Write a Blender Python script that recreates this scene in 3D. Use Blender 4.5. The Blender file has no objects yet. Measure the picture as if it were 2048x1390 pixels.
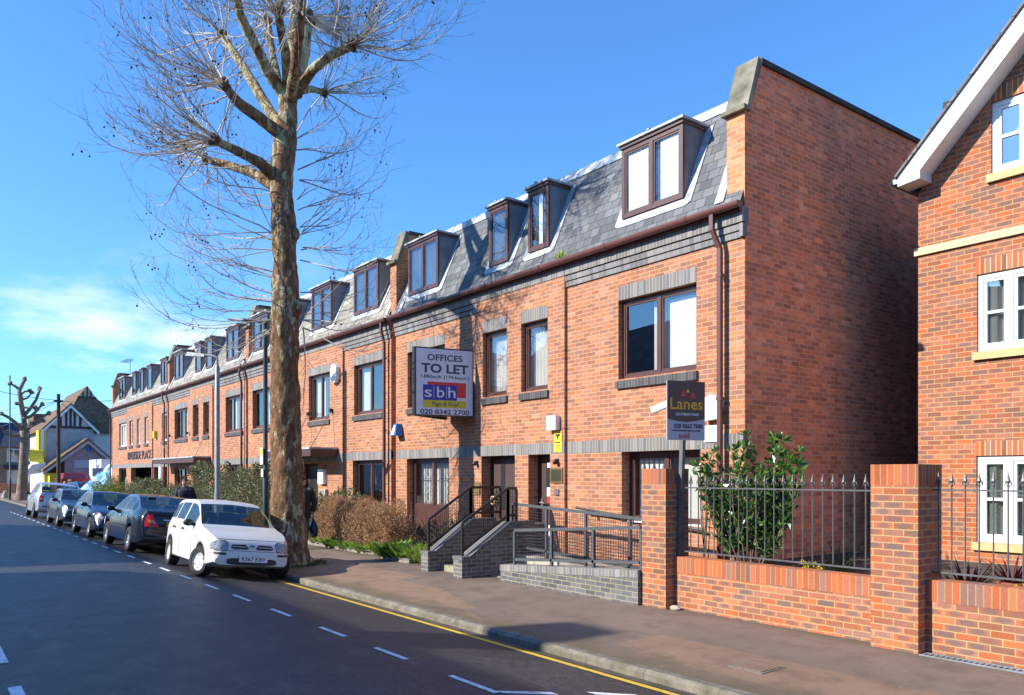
import bpy, bmesh, math, random
from math import sin, cos, pi, radians, sqrt, atan2
from mathutils import Vector, Matrix, noise
from mathutils.bvhtree import BVHTree
random.seed(7)
scene = bpy.context.scene
COL = scene.collection

# ------------------------------------------------------------------ camera
F, HX, HY, EYE = 1594.0, 1024.0, 950.0, 1.85
VD, RD = (-.7986, .6018), (.6018, .7986)
cam = bpy.data.cameras.new('camera')
cam.sensor_fit = 'HORIZONTAL'; cam.sensor_width = 36.0
cam.lens = F / 2048 * 36.0
cam.shift_y = (HY - 695.0) / 2048.0
cam.clip_start = .05; cam.clip_end = 4000
camo = bpy.data.objects.new('camera', cam); COL.objects.link(camo)
camo.location = (0, 0, EYE)
camo.rotation_euler = (pi / 2, 0, atan2(VD[1], VD[0]) - pi / 2)
scene.camera = camo

# ------------------------------------------------------------------ sun and sky
SUN_AZ, SUN_EL = radians(21), radians(31)          # the light travels towards (+sin az, +cos az)
sd = Vector((sin(SUN_AZ) * cos(SUN_EL), cos(SUN_AZ) * cos(SUN_EL), -sin(SUN_EL)))
sl = bpy.data.lights.new('sun', 'SUN'); sl.energy = 4.6; sl.angle = radians(.55); sl.color = (1, .93, .82)
so = bpy.data.objects.new('sun', sl); COL.objects.link(so)
so.rotation_euler = sd.to_track_quat('-Z', 'Y').to_euler(); so.location = (-20, -30, 40)

world = bpy.data.worlds.new('World'); scene.world = world; world.use_nodes = True
nt = world.node_tree; nt.nodes.clear()
def wn(t, **k):
    n = nt.nodes.new(t)
    for a, b in k.items(): setattr(n, a, b)
    return n
sky = wn('ShaderNodeTexSky', sky_type='NISHITA', sun_disc=False)
sky.sun_elevation = SUN_EL; sky.sun_rotation = atan2(-sd.x, -sd.y)
sky.altitude = 0; sky.air_density = 1.15; sky.dust_density = .35; sky.ozone_density = 3.2
tc = wn('ShaderNodeTexCoord')
sep = wn('ShaderNodeSeparateXYZ'); nt.links.new(tc.outputs['Generated'], sep.inputs[0])
mp = wn('ShaderNodeMapping'); mp.inputs['Scale'].default_value = (2.6, 2.6, 9.0)
nt.links.new(tc.outputs['Generated'], mp.inputs[0])
nz = wn('ShaderNodeTexNoise'); nz.inputs['Scale'].default_value = 1.7; nz.inputs['Detail'].default_value = 9; nz.inputs['Roughness'].default_value = .58
nt.links.new(mp.outputs[0], nz.inputs['Vector'])
def mr(val, a, b, c=0., d=1.):
    m = wn('ShaderNodeMapRange'); m.interpolation_type = 'SMOOTHSTEP'
    m.inputs[1].default_value = a; m.inputs[2].default_value = b; m.inputs[3].default_value = c; m.inputs[4].default_value = d
    nt.links.new(val, m.inputs[0]); return m.outputs[0]
def mul(a, b):
    m = wn('ShaderNodeMath', operation='MULTIPLY'); nt.links.new(a, m.inputs[0]); nt.links.new(b, m.inputs[1]); return m.outputs[0]
west = mr(sep.outputs[0], -.78, -.97)                # clouds bank up over the far end of the street
low = mr(sep.outputs[2], .30, .10)
cl = mul(mul(mr(nz.outputs[0], .46, .72), west), low)
mx = wn('ShaderNodeMixRGB'); mx.inputs[2].default_value = (9.2, 9.0, 8.8, 1)
clm = wn('ShaderNodeMath', operation='MULTIPLY'); clm.inputs[1].default_value = .72; nt.links.new(cl, clm.inputs[0])
tint = wn('ShaderNodeMixRGB', blend_type='MULTIPLY'); tint.inputs[0].default_value = 1; tint.inputs[2].default_value = (.64, 1.12, 1.66, 1)
nt.links.new(sky.outputs[0], tint.inputs[1])
nt.links.new(clm.outputs[0], mx.inputs[0]); nt.links.new(tint.outputs[0], mx.inputs[1])
bg = wn('ShaderNodeBackground'); bg.inputs[1].default_value = .098
nt.links.new(mx.outputs[0], bg.inputs[0])
wo = wn('ShaderNodeOutputWorld'); nt.links.new(bg.outputs[0], wo.inputs[0])
vs = scene.view_settings
vs.view_transform = 'Standard'; vs.look = 'None'; vs.exposure = .84; vs.gamma = 1; vs.use_curve_mapping = False
scene.cycles.max_bounces = 8; scene.cycles.transparent_max_bounces = 24

# ------------------------------------------------------------------ materials
class NT:
    def __init__(s, name):
        s.m = bpy.data.materials.new(name); s.m.use_nodes = True
        s.t = s.m.node_tree; s.t.nodes.clear()
        s.out = s.n('ShaderNodeOutputMaterial')
        s.b = s.n('ShaderNodeBsdfPrincipled'); s.l(s.b.outputs[0], s.out.inputs[0])
    def n(s, t, **k):
        x = s.t.nodes.new(t)
        for a, b in k.items(): setattr(x, a, b)
        return x
    def l(s, a, b): s.t.links.new(a, b)
    def math(s, op, a, b=None, c=None):
        x = s.n('ShaderNodeMath', operation=op)
        for i, v in enumerate((a, b, c)):
            if v is None: continue
            if isinstance(v, (int, float)): x.inputs[i].default_value = v
            else: s.l(v, x.inputs[i])
        return x.outputs[0]
    def mix(s, f, a, b, blend='MIX'):
        x = s.n('ShaderNodeMixRGB', blend_type=blend)
        for i, v in enumerate((f, a, b)):
            if isinstance(v, (int, float)): x.inputs[i].default_value = v
            elif isinstance(v, tuple): x.inputs[i].default_value = v if len(v) == 4 else v + (1,)
            else: s.l(v, x.inputs[i])
        return x.outputs[0]
    def noise(s, scale, vec=None, detail=4, rough=.5):
        x = s.n('ShaderNodeTexNoise'); x.inputs['Scale'].default_value = scale; x.inputs['Detail'].default_value = detail
        x.inputs['Roughness'].default_value = rough
        if vec is not None: s.l(vec, x.inputs['Vector'])
        return x.outputs[0]
    def ramp(s, f, stops, interp='LINEAR'):
        x = s.n('ShaderNodeValToRGB'); x.color_ramp.interpolation = interp
        el = x.color_ramp.elements
        while len(el) < len(stops): el.new(.5)
        for e, (p, c) in zip(el, stops):
            e.position = p; e.color = (c if isinstance(c, tuple) else (c, c, c)) + (1,)
        s.l(f, x.inputs[0]); return x.outputs[0]
    def bump(s, h, strength=.3, dist=.01):
        x = s.n('ShaderNodeBump'); x.inputs['Strength'].default_value = strength; x.inputs['Distance'].default_value = dist
        s.l(h, x.inputs['Height']); s.l(x.outputs[0], s.b.inputs['Normal'])
    def uv(s): return s.n('ShaderNodeUVMap').outputs[0]
    def pos(s): return s.n('ShaderNodeNewGeometry').outputs['Position']
    def obj(s): return s.n('ShaderNodeTexCoord').outputs['Object']
    def set(s, **k):
        nm = dict(col='Base Color', rough='Roughness', metal='Metallic', spec='Specular IOR Level', coat='Coat Weight', croug='Coat Roughness')
        for a, v in k.items():
            i = s.b.inputs[nm[a]]
            if isinstance(v, (int, float)): i.default_value = v
            elif isinstance(v, tuple): i.default_value = v if len(v) == 4 else v + (1,)
            else: s.l(v, i)
M = {}
def plain(name, col, rough=.6, var=.12, scale=6., metal=0., spec=.5, coat=0., bump=0., bscale=60.):
    n = NT(name); p = n.obj()
    f = n.noise(scale, p, 5)
    d = tuple(c * (1 - var) for c in col); u = tuple(min(1, c * (1 + var)) for c in col)
    n.set(col=n.ramp(f, [(.3, d), (.7, u)]), rough=rough, metal=metal, spec=spec, coat=coat)
    if bump: n.bump(n.noise(bscale, p, 3), bump, .01)
    M[name] = n.m; return n.m

def brick(name, cols, mortar, bw=.225, bh=.075, ms=.011, offset=.5, var=.22, bumps=.35, weather=.12, green=0., smudge=0.):
    """coursed brickwork on metre UVs: every brick gets its own tone from a random id"""
    n = NT(name); uv = n.uv()
    sp = n.n('ShaderNodeSeparateXYZ'); n.l(uv, sp.inputs[0])
    row = n.math('FLOOR', n.math('DIVIDE', sp.outputs[1], bh))
    sh = n.math('MULTIPLY', n.math('FLOORED_MODULO', row, 2.), offset)
    uu = n.math('ADD', n.math('DIVIDE', sp.outputs[0], bw), sh)
    col = n.math('FLOOR', uu)
    fu = n.math('FRACT', uu); fv = n.math('FRACT', n.math('DIVIDE', sp.outputs[1], bh))
    cid = n.n('ShaderNodeCombineXYZ'); n.l(col, cid.inputs[0]); n.l(row, cid.inputs[1])
    wn1 = n.n('ShaderNodeTexWhiteNoise', noise_dimensions='2D'); n.l(cid.outputs[0], wn1.inputs['Vector'])
    k = len(cols)
    bc = n.ramp(wn1.outputs[0], [((i + .5) / k, c) for i, c in enumerate(cols)])
    c2 = n.n('ShaderNodeVectorMath', operation='ADD'); n.l(cid.outputs[0], c2.inputs[0]); c2.inputs[1].default_value = (37.7, 11.3, 0)
    wn2 = n.n('ShaderNodeTexWhiteNoise', noise_dimensions='2D'); n.l(c2.outputs[0], wn2.inputs['Vector'])
    val = n.math('MULTIPLY_ADD', wn2.outputs[0], 2 * var, 1 - var)
    fine = n.noise(38., uv, 3)
    val = n.math('MULTIPLY', val, n.math('MULTIPLY_ADD', fine, .5, .75))
    mps = n.n('ShaderNodeMapping'); mps.inputs['Scale'].default_value = (2.4, .35, 1); n.l(uv, mps.inputs[0])
    big = n.math('ADD', n.math('MULTIPLY', n.noise(.55, uv, 5, .6), .55), n.math('MULTIPLY', n.noise(1., mps.outputs[0], 6, .65), .45))
    big = n.math('MULTIPLY_ADD', n.math('SUBTRACT', big, .5), 2.2, .5)
    val = n.math('MULTIPLY', val, n.math('MULTIPLY_ADD', big, 2 * weather, 1 - weather))
    mulc = n.n('ShaderNodeVectorMath', operation='SCALE'); n.l(bc, mulc.inputs[0]); n.l(val, mulc.inputs['Scale'])
    # ragged joints
    wob = n.math('MULTIPLY_ADD', n.noise(55., uv, 2), .006, -.003)
    du = n.math('MULTIPLY', n.math('MINIMUM', fu, n.math('SUBTRACT', 1., fu)), bw)
    dv = n.math('MULTIPLY', n.math('MINIMUM', fv, n.math('SUBTRACT', 1., fv)), bh)
    dj = n.math('ADD', n.math('MINIMUM', du, dv), wob)
    mrn = n.n('ShaderNodeMapRange'); mrn.inputs[1].default_value = ms / 2 - .002; mrn.inputs[2].default_value = ms / 2 + .003
    n.l(dj, mrn.inputs[0])
    mor = n.mix(n.noise(9., uv, 4), tuple(c * .8 for c in mortar), tuple(c * 1.15 for c in mortar))
    c = n.mix(mrn.outputs[0], mor, mulc.outputs[0])
    if smudge:
        # kiln-fired grey hearts on some of the bricks
        c3 = n.n('ShaderNodeVectorMath', operation='ADD'); n.l(cid.outputs[0], c3.inputs[0]); c3.inputs[1].default_value = (91.3, 57.1, 0)
        w3 = n.n('ShaderNodeTexWhiteNoise', noise_dimensions='2D'); n.l(c3.outputs[0], w3.inputs['Vector'])
        ex = n.math('MULTIPLY', n.math('ABSOLUTE', n.math('SUBTRACT', fu, .5)), 2.1); ey = n.math('MULTIPLY', n.math('ABSOLUTE', n.math('SUBTRACT', fv, .5)), 1.9)
        rr = n.math('ADD', n.math('SQRT', n.math('ADD', n.math('POWER', ex, 2.), n.math('POWER', ey, 2.))), n.math('MULTIPLY_ADD', n.noise(21., uv, 4, .65), 1.1, -.55))
        m3 = n.math('MULTIPLY', n.ramp(rr, [(.55, 1.), (.85, 0.)]), n.ramp(w3.outputs[0], [(.42, 0.), (.62, smudge)]))
        c = n.mix(m3, c, (.135, .105, .10))
    if green:
        g = n.ramp(n.noise(1.6, uv, 6, .65), [(.52, 0.), (.7, green)])
        c = n.mix(g, c, (.06, .075, .03))
    n.set(col=c, rough=.88, spec=.25)
    n.bump(n.math('ADD', mrn.outputs[0], n.math('MULTIPLY', fine, .5)), bumps, .006)
    M[name] = n.m; return n.m
LOND = [(.36, .135, .075), (.30, .12, .085), (.42, .20, .125), (.52, .15, .05), (.40, .17, .10), (.24, .12, .10), (.46, .25, .16), (.38, .145, .07), (.33, .17, .12), (.55, .19, .07), (.28, .11, .085)]
ENDW = [(.30, .10, .07), (.24, .095, .08), (.36, .12, .065), (.20, .10, .09), (.31, .11, .085), (.42, .13, .05), (.25, .12, .10), (.22, .085, .07), (.28, .105, .09)]
HOUS = [(.50, .135, .055), (.46, .15, .075), (.27, .13, .09), (.55, .16, .06), (.42, .14, .08), (.28, .15, .12), (.52, .18, .09), (.36, .16, .11)]
BLUE = [(.17, .17, .18), (.21, .21, .22), (.145, .145, .155), (.235, .225, .215), (.19, .185, .195)]  # blue brick lightened to its sunlit tone on the facade courses
brick('facade_brick', [(r * .6 + .150, g * .6 + .066, b * .6 + .040) for r, g, b in LOND], (.50, .35, .20), var=.21, weather=.26, smudge=.18, ms=.009)
brick('end_brick', [(r * .64 + .40, g * .64 + .112, b * .64 + .052) for r, g, b in LOND], (.60, .36, .22), var=.26, weather=.36, smudge=.2, ms=.009)  # same brick as the facade, colour lightened to lift the shaded end wall
brick('house_brick', [(r * .84, g * .84, b * .84) for r, g, b in HOUS], (.46, .32, .17), ms=.010, smudge=.5, weather=.16)
brick('pillar_brick', [(r * .86, g * .86, b * .86) for r, g, b in HOUS], (.42, .30, .155), ms=.011, bh=.0745, smudge=.7, weather=.24)
brick('pillar_soldier', [(r * .8, g * .8, b * .8) for r, g, b in HOUS[:1] + HOUS[3:5] + [HOUS[0], HOUS[5]]], (.36, .24, .13), bw=.0755, bh=50., offset=0., ms=.011, weather=.2)
brick('house_soldier', [(r * .8, g * .8, b * .8) for r, g, b in HOUS], (.6, .48, .29), bw=.075, bh=50., offset=0., ms=.011)
BLUED = [(.105, .108, .118), (.135, .138, .15), (.085, .088, .098), (.155, .15, .15), (.12, .122, .135)]  # dark blue brick, with the wing walls' shade put into the tone
brick('blue_soldier', BLUE, (.42, .36, .25), bw=.075, bh=50., offset=0., ms=.009)
brick('blue_course', BLUE, (.36, .32, .25), bw=.1125, bh=50., offset=0., ms=.006)
brick('blue_brick', BLUED, (.34, .29, .20), green=.45)
brick('blue_coping', BLUED, (.30, .27, .22), bw=.075, bh=50., offset=0., ms=.009)
brick('blue_brick_sill', [(.06, .06, .07), (.09, .09, .10), (.075, .07, .08)], (.20, .18, .15), bw=.075, bh=50., offset=0., ms=.008)
brick('grey_edge_brick', [(.19, .17, .16), (.24, .21, .20), (.16, .145, .14)], (.30, .27, .22), bw=.11, bh=50., offset=0., ms=.012)
brick('slate_dark', [(.125, .134, .142), (.155, .163, .17), (.105, .112, .12), (.18, .182, .18), (.14, .147, .155)], (.03, .03, .032), bw=.22, bh=.165, ms=.008, weather=.34, bumps=.5)
brick('slate_pale', [(.26, .245, .205), (.30, .285, .24), (.22, .21, .18), (.33, .30, .245), (.27, .26, .225)], (.07, .065, .06), bw=.22, bh=.165, ms=.009, weather=.25, bumps=.5)
brick('brown_tiles', [(.16, .10, .06), (.19, .125, .075), (.14, .085, .055), (.21, .14, .085)], (.06, .045, .03), bw=.2, bh=.12, ms=.01, weather=.3)
brick('blue_tiles', [(.055, .06, .085), (.075, .08, .105), (.045, .05, .075)], (.02, .02, .03), bw=.2, bh=.15, ms=.012, weather=.25)
brick('concrete_tiles', [(.20, .18, .16), (.24, .21, .19)], (.06, .055, .05), bw=.3, bh=.3, ms=.012)
brick('buff_brick', [(.30, .22, .14), (.34, .26, .17), (.27, .19, .12)], (.35, .29, .2))

plain('brown_frame', (.085, .036, .030), .38, .15, 4)
plain('brown_gutter', (.125, .050, .042), .35, .12, 3)
plain('brown_door', (.075, .042, .040), .45, .15, 2)
plain('lead', (.40, .425, .445), .55, .4, 5, spec=.4)
plain('lead_dark', (.17, .185, .205), .6, .25, 3)
plain('coping_stone', (.17, .16, .115), .9, .55, 3.5, bump=.5, bscale=30)
plain('coping_dark', (.045, .045, .045), .9, .4, 3, bump=.4)
plain('white_upvc', (.74, .75, .75), .3, .03)
plain('white_paint', (.80, .80, .78), .5, .06)
plain('cream_stone', (.62, .50, .30), .8, .12, 5, bump=.2)
plain('ochre_sill', (.55, .40, .19), .75, .08, 5)
plain('black_metal', (.018, .019, .021), .42, .2, 10)
plain('rail_grey', (.075, .085, .095), .45, .15, 6)
plain('iron_grey', (.085, .09, .10), .42, .2, 12)
plain('galv', (.22, .26, .28), .45, .2, 5, metal=.2)
plain('dark_post', (.022, .035, .04), .4, .2, 5)
plain('concrete', (.36, .34, .28), .9, .2, 6, bump=.4)
plain('mossy_step', (.30, .29, .20), .9, .35, 5, bump=.4)
plain('soil', (.075, .055, .038), .95, .4, 12, bump=.8, bscale=25)
plain('wood_pole', (.05, .035, .028), .85, .3, 8, bump=.3)
plain('interior', (.055, .052, .05), .9, .3, .8)  # room shade put into the colour: near-black, so the glass looks dark
plain('blind', (.88, .88, .86), .8, .03)
plain('curtain', (.70, .67, .60), .85, .08, 2)
plain('render_grey', (.42, .40, .40), .9, .12, 2, bump=.2)
plain('render_white', (.70, .69, .66), .9, .1, 2)
plain('render_mauve', (.33, .26, .27), .9, .12, 2)
plain('timber_dark', (.05, .045, .05), .8, .2)
plain('yellow_paint', (.62, .52, .03), .5, .06)
plain('tarp_blue', (.10, .34, .55), .45, .15, 1.5)
plain('board_white', (.66, .68, .74), .45, .03)
plain('board_black', (.02, .02, .022), .4, .2)
plain('sign_navy', (.03, .055, .10), .5, .05)
plain('sign_red', (.62, .03, .04), .45, .04)
plain('sign_blue', (.02, .03, .32), .45, .04)
plain('sign_yellow', (.60, .52, .03), .45, .04)
plain('sign_brown', (.075, .045, .042), .5, .05)
plain('sign_amber', (.75, .38, .01), .5, .04)
plain('sign_grey', (.42, .41, .48), .5, .03)
plain('sign_white', (.78, .78, .80), .5, .03)
plain('sign_ink', (.035, .035, .05), .5, .05)
plain('alarm_blue', (.012, .15, .52), .4, .05)
plain('brass', (.32, .22, .08), .4, .15, 5, metal=.6)
plain('plaque_dark', (.045, .045, .025), .35, .15)
plain('steel', (.6, .6, .6), .3, .1, 4, metal=.9)
plain('rubber', (.022, .022, .023), .85, .2, 10)
plain('alloy', (.50, .52, .53), .32, .08, 4, metal=.7)
plain('hub_silver', (.60, .61, .61), .45, .06, 4, metal=.1)
plain('gutter_silt', (.085, .068, .048), .7, .4, 5, bump=.4)
plain('trim_black', (.02, .021, .023), .55, .15)
plain('car_seat', (.028, .03, .034), .85, .2)
plain('plate_white', (.75, .76, .80), .4, .02)
plain('plate_yellow', (.75, .48, .02), .4, .02)
plain('red_lens', (.55, .012, .014), .15, .05)
plain('amber_lens', (.75, .26, .01), .15, .05)
plain('clear_lens', (.30, .32, .35), .16, .45, 30, metal=.25)
plain('skin', (.50, .29, .20), .6, .06)
plain('hair_brown', (.055, .030, .018), .75, .2)
plain('navy_cloth', (.012, .016, .035), .8, .2)
plain('black_cloth', (.012, .012, .014), .7, .3)
plain('grey_cloth', (.05, .055, .07), .85, .2)
plain('jeans', (.05, .065, .10), .9, .2)
plain('bag_plastic', (.016, .018, .03), .25, .2)
plain('red_paint', (.22, .015, .02), .35, .06)
plain('rubble', (.36, .24, .16), .9, .35, 3)
plain('terracotta', (.30, .09, .055), .8, .1)

def carpaint(name, col, metal=.35, rough=.28, coat=.45):
    n = NT(name); n.set(col=n.mix(n.noise(2., n.obj(), 4), tuple(c * .93 for c in col), tuple(min(1, c * 1.05) for c in col)), metal=metal, coat=coat, croug=.08)
    n.set(rough=n.math('MULTIPLY_ADD', n.noise(7., n.obj(), 4), .14, rough - .07))
    M[name] = n.m
carpaint('paint_white', (.60, .605, .59), 0., .35)
carpaint('paint_black', (.006, .007, .012), 0., .16, .1)
carpaint('paint_navy', (.008, .012, .036), 0., .16, .1)
carpaint('paint_grey', (.045, .062, .08), .25, .2, .2)
carpaint('paint_silver', (.50, .52, .54), .6, .3)
carpaint('paint_blue', (.03, .09, .16), .4, .3)

def glass(name, tint, refl=.22, grz=.3):
    """window glass: a clear sheet that mirrors more at grazing angles"""
    n = NT(name); n.t.nodes.remove(n.b)
    tr = n.n('ShaderNodeBsdfTransparent'); tr.inputs[0].default_value = tint + (1,)
    gl = n.n('ShaderNodeBsdfGlossy'); gl.inputs['Roughness'].default_value = .015; gl.inputs[0].default_value = (.92, .96, 1, 1)
    lw = n.n('ShaderNodeLayerWeight'); lw.inputs[0].default_value = .35
    f = n.math('MULTIPLY_ADD', lw.outputs['Facing'], grz, refl)
    bp = n.n('ShaderNodeBump'); bp.inputs['Strength'].default_value = .035; bp.inputs['Distance'].default_value = .05
    n.l(n.noise(1.3, n.obj(), 1), bp.inputs['Height']); n.l(bp.outputs[0], gl.inputs['Normal'])
    ms = n.n('ShaderNodeMixShader'); n.l(f, ms.inputs[0]); n.l(tr.outputs[0], ms.inputs[1]); n.l(gl.outputs[0], ms.inputs[2])
    n.l(ms.outputs[0], n.out.inputs[0]); M[name] = n.m
glass('glass', (.88, .91, .92), .13, .26)
glass('car_glass', (.66, .73, .71), .06, .22)
glass('frosted', (.55, .6, .62), .34, .3)

def leafmat(name, cols, rough=.5, trans=.25, spec=.4):
    n = NT(name); 
    oi = n.n('ShaderNodeNewGeometry')
    rnd = oi.outputs['Random Per Island']
    c = n.ramp(rnd, [((i + .5) / len(cols), x) for i, x in enumerate(cols)])
    n.set(col=c, rough=rough, spec=spec)
    tl = n.n('ShaderNodeBsdfTranslucent'); n.l(c, tl.inputs[0])
    ms = n.n('ShaderNodeMixShader'); ms.inputs[0].default_value = trans
    n.l(n.b.outputs[0], ms.inputs[1]); n.l(tl.outputs[0], ms.inputs[2]); n.l(ms.outputs[0], n.out.inputs[0]); M[name] = n.m
leafmat('leaf_hedge', [(.12, .15, .06), (.19, .22, .095), (.08, .11, .05), (.27, .27, .15), (.21, .19, .11), (.13, .17, .065)])
leafmat('leaf_dark', [(.03, .055, .028), (.05, .08, .035), (.075, .10, .05), (.025, .045, .022)])
leafmat('leaf_brown', [(.48, .28, .15), (.56, .35, .20), (.38, .21, .11), (.62, .42, .26), (.32, .18, .10), (.26, .19, .08)], .8, .4)
leafmat('leaf_laurel', [(.05, .13, .022), (.11, .24, .04), (.025, .07, .015), (.22, .38, .09), (.04, .10, .02)], .2, .3, .7)
leafmat('leaf_lime', [(.16, .20, .02), (.20, .25, .03), (.11, .15, .02)], .6)
leafmat('leaf_bright', [(.18, .38, .045), (.26, .46, .06), (.12, .27, .035), (.34, .46, .10)], .4, .4)
leafmat('leaf_strap', [(.30, .46, .07), (.42, .54, .10), (.20, .33, .05), (.50, .46, .18)], .45, .45)
leafmat('leaf_cotoneaster', [(.06, .08, .055), (.09, .11, .08), (.05, .06, .04), (.12, .10, .06)], .5)
leafmat('leaf_red', [(.10, .018, .022), (.15, .03, .03), (.07, .015, .018)], .4)
leafmat('leaf_green_strap', [(.03, .055, .03), (.05, .08, .04)], .5)
leafmat('petal_yellow', [(.65, .50, .03), (.50, .42, .05)], .6)
leafmat('moss', [(.06, .09, .025), (.09, .12, .035), (.11, .11, .05)], .9)

def bark(name='plane_bark', lo=.004, hi=.07):
    n = NT(name); p = n.pos()
    mp = n.n('ShaderNodeMapping'); mp.inputs['Scale'].default_value = (1, 1, .4); n.l(p, mp.inputs[0]); v = mp.outputs[0]
    sp = n.n('ShaderNodeSeparateXYZ'); n.l(p, sp.inputs[0])
    base = n.ramp(n.noise(9., v, 8, .68), [(.28, (.05, .026, .017)), (.44, (.18, .10, .055)), (.58, (.29, .175, .10)), (.75, (.40, .27, .16))])
    hz = n.n('ShaderNodeMapRange'); hz.inputs[1].default_value = 8.2; hz.inputs[2].default_value = 10.6; hz.inputs[3].default_value = lo; hz.inputs[4].default_value = hi
    n.l(sp.outputs[2], hz.inputs[0])
    big = n.noise(1.1, v, 3, .5)
    fl = n.math('ADD', n.math('ADD', n.math('MULTIPLY', n.noise(7.5, v, 6, .68), .7), n.math('MULTIPLY', big, .3)), hz.outputs[0])
    pale = n.ramp(n.noise(11., v, 4, .6), [(.32, (.40, .34, .13)), (.5, (.46, .42, .25)), (.68, (.56, .53, .40))])
    c = n.mix(n.ramp(fl, [(.555, 0.), (.575, 1.)]), base, pale)
    ol = n.ramp(n.noise(6.5, v, 6, .65), [(.58, 0.), (.64, .85)])
    c = n.mix(ol, c, (.13, .115, .035))
    n.set(col=c, rough=.88, spec=.15)
    n.bump(n.math('ADD', n.noise(22., v, 8, .7), n.math('MULTIPLY', fl, 1.5)), .9, .07); M[name] = n.m
bark(); bark('limb_plane', .03, .07)
plain('limb_bark', (.30, .27, .17), .8, .5, 2.2, bump=.4, bscale=12)
plain('twig_bark', (.19, .125, .09), .7, .45, 1.2)
plain('shoot_bark', (.50, .43, .33), .7, .5, 1.5)
plain('knuckle_bark', (.10, .07, .045), .9, .4, 6, bump=.6, bscale=30)
plain('post_grey', (.11, .11, .115), .6, .25, 6)
plain('far_bark', (.22, .165, .12), .9, .4, 3, bump=.4)
plain('seed_brown', (.045, .022, .015), .9, .2)

def asphalt():
    n = NT('asphalt'); p = n.pos()
    g = n.noise(160., p, 2); big = n.noise(.35, p, 6, .6); mid = n.noise(2.2, p, 5, .6)
    g = n.math('MULTIPLY_ADD', n.math('SUBTRACT', n.noise(34., p, 5, .85), .5), 3.4, g)
    g = n.math('MULTIPLY_ADD', n.math('SUBTRACT', n.noise(9., p, 4, .8), .5), 1.3, g)
    v = n.math('MAXIMUM', n.math('MULTIPLY_ADD', g, .066, .004), .006)
    v = n.math('MULTIPLY', v, n.math('MULTIPLY_ADD', big, .9, .55))
    c = n.n('ShaderNodeCombineXYZ'); n.l(n.math('MULTIPLY', v, 1.06), c.inputs[0]); n.l(v, c.inputs[1]); n.l(n.math('MULTIPLY', v, 1.08), c.inputs[2])
    # worn white scuffs along the wheel tracks
    mp = n.n('ShaderNodeMapping'); mp.inputs['Scale'].default_value = (.6, 3.0, 1); n.l(p, mp.inputs[0])
    sc = n.ramp(n.noise(1.3, mp.outputs[0], 8, .7), [(.58, 0.), (.76, .22)])
    vo = n.n('ShaderNodeTexVoronoi', feature='DISTANCE_TO_EDGE'); vo.inputs['Scale'].default_value = .38
    wv = n.n('ShaderNodeVectorMath', operation='ADD'); n.l(p, wv.inputs[0])
    nv = n.n('ShaderNodeTexNoise'); nv.inputs['Scale'].default_value = 1.1; nv.inputs['Detail'].default_value = 6; n.l(p, nv.inputs['Vector']); n.l(nv.outputs['Color'], wv.inputs[1]); n.l(wv.outputs[0], vo.inputs['Vector'])
    ck = n.math('MULTIPLY', n.ramp(vo.outputs['Distance'], [(.004, 1.), (.011, 0.)]), n.ramp(n.noise(.5, p, 3), [(.45, 0.), (.6, .8)]))
    base = n.mix(ck, c.outputs[0], (.012, .012, .014))
    pv = n.n('ShaderNodeTexVoronoi', distance='CHEBYCHEV'); pv.inputs['Scale'].default_value = .16; n.l(p, pv.inputs['Vector'])
    base = n.mix(n.ramp(pv.outputs['Color'], [(.30, .55), (.31, 0.)]), base, (.022, .022, .024))
    n.set(col=n.mix(sc, base, (.30, .30, .32)), rough=n.math('MULTIPLY_ADD', mid, .25, .36), spec=.5)
    n.bump(g, .5, .01); M['asphalt'] = n.m
asphalt()
def footway():
    n = NT('footway'); p = n.pos()
    g = n.noise(120., p, 2); big = n.noise(.8, p, 6, .62)
    c = n.ramp(big, [(.3, (.13, .09, .068)), (.5, (.19, .125, .09)), (.72, (.28, .19, .13))])
    # reinstated trenches and resurfaced strips, each its own tone
    mp = n.n('ShaderNodeMapping'); mp.inputs['Scale'].default_value = (.30, .95, 1); n.l(p, mp.inputs[0])
    cell = n.n('ShaderNodeTexVoronoi', distance='CHEBYCHEV'); cell.inputs['Scale'].default_value = .62; n.l(mp.outputs[0], cell.inputs['Vector'])
    tone = n.ramp(cell.outputs['Color'], [(.0, (.175, .145, .12)), (.34, (.265, .175, .115)), (.55, (.20, .16, .125)), (.74, (.30, .205, .13))], 'CONSTANT')
    c = n.mix(.62, c, tone)
    c = n.mix(n.ramp(n.noise(2.6, p, 8, .7), [(.38, .4), (.52, 0.)]), c, (.08, .062, .048))
    spy = n.n('ShaderNodeSeparateXYZ'); n.l(p, spy.inputs[0])
    edge = n.math('ADD', spy.outputs[1], n.math('MULTIPLY_ADD', n.noise(1.3, p, 5, .7), .8, -.4))
    c = n.mix(n.ramp(n.math('DIVIDE', edge, 10.), [(.60, .75), (.64, 0.)]), c, (.115, .092, .052))
    c = n.mix(n.ramp(n.math('DIVIDE', edge, 10.), [(.83, 0.), (.858, .6)]), c, (.075, .07, .045))
    sp2 = n.ramp(n.noise(7., p, 2), [(.72, 0.), (.75, .35)])
    c = n.mix(sp2, c, (.30, .26, .22))
    v = n.math('MULTIPLY_ADD', g, .5, .75)
    s = n.n('ShaderNodeVectorMath', operation='SCALE'); n.l(c, s.inputs[0]); n.l(v, s.inputs['Scale'])
    n.set(col=s.outputs[0], rough=.62, spec=.4); n.bump(g, .5, .01); M['footway'] = n.m
footway()
def worn(name, col, wear=.5):
    n = NT(name); p = n.pos()
    f = n.ramp(n.noise(14., p, 6, .7), [(.34, 1.), (.48, 0.)])
    n.set(col=n.mix(n.math('MULTIPLY', f, wear), tuple(col), (.07, .07, .075)), rough=.6); M[name] = n.m
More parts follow.
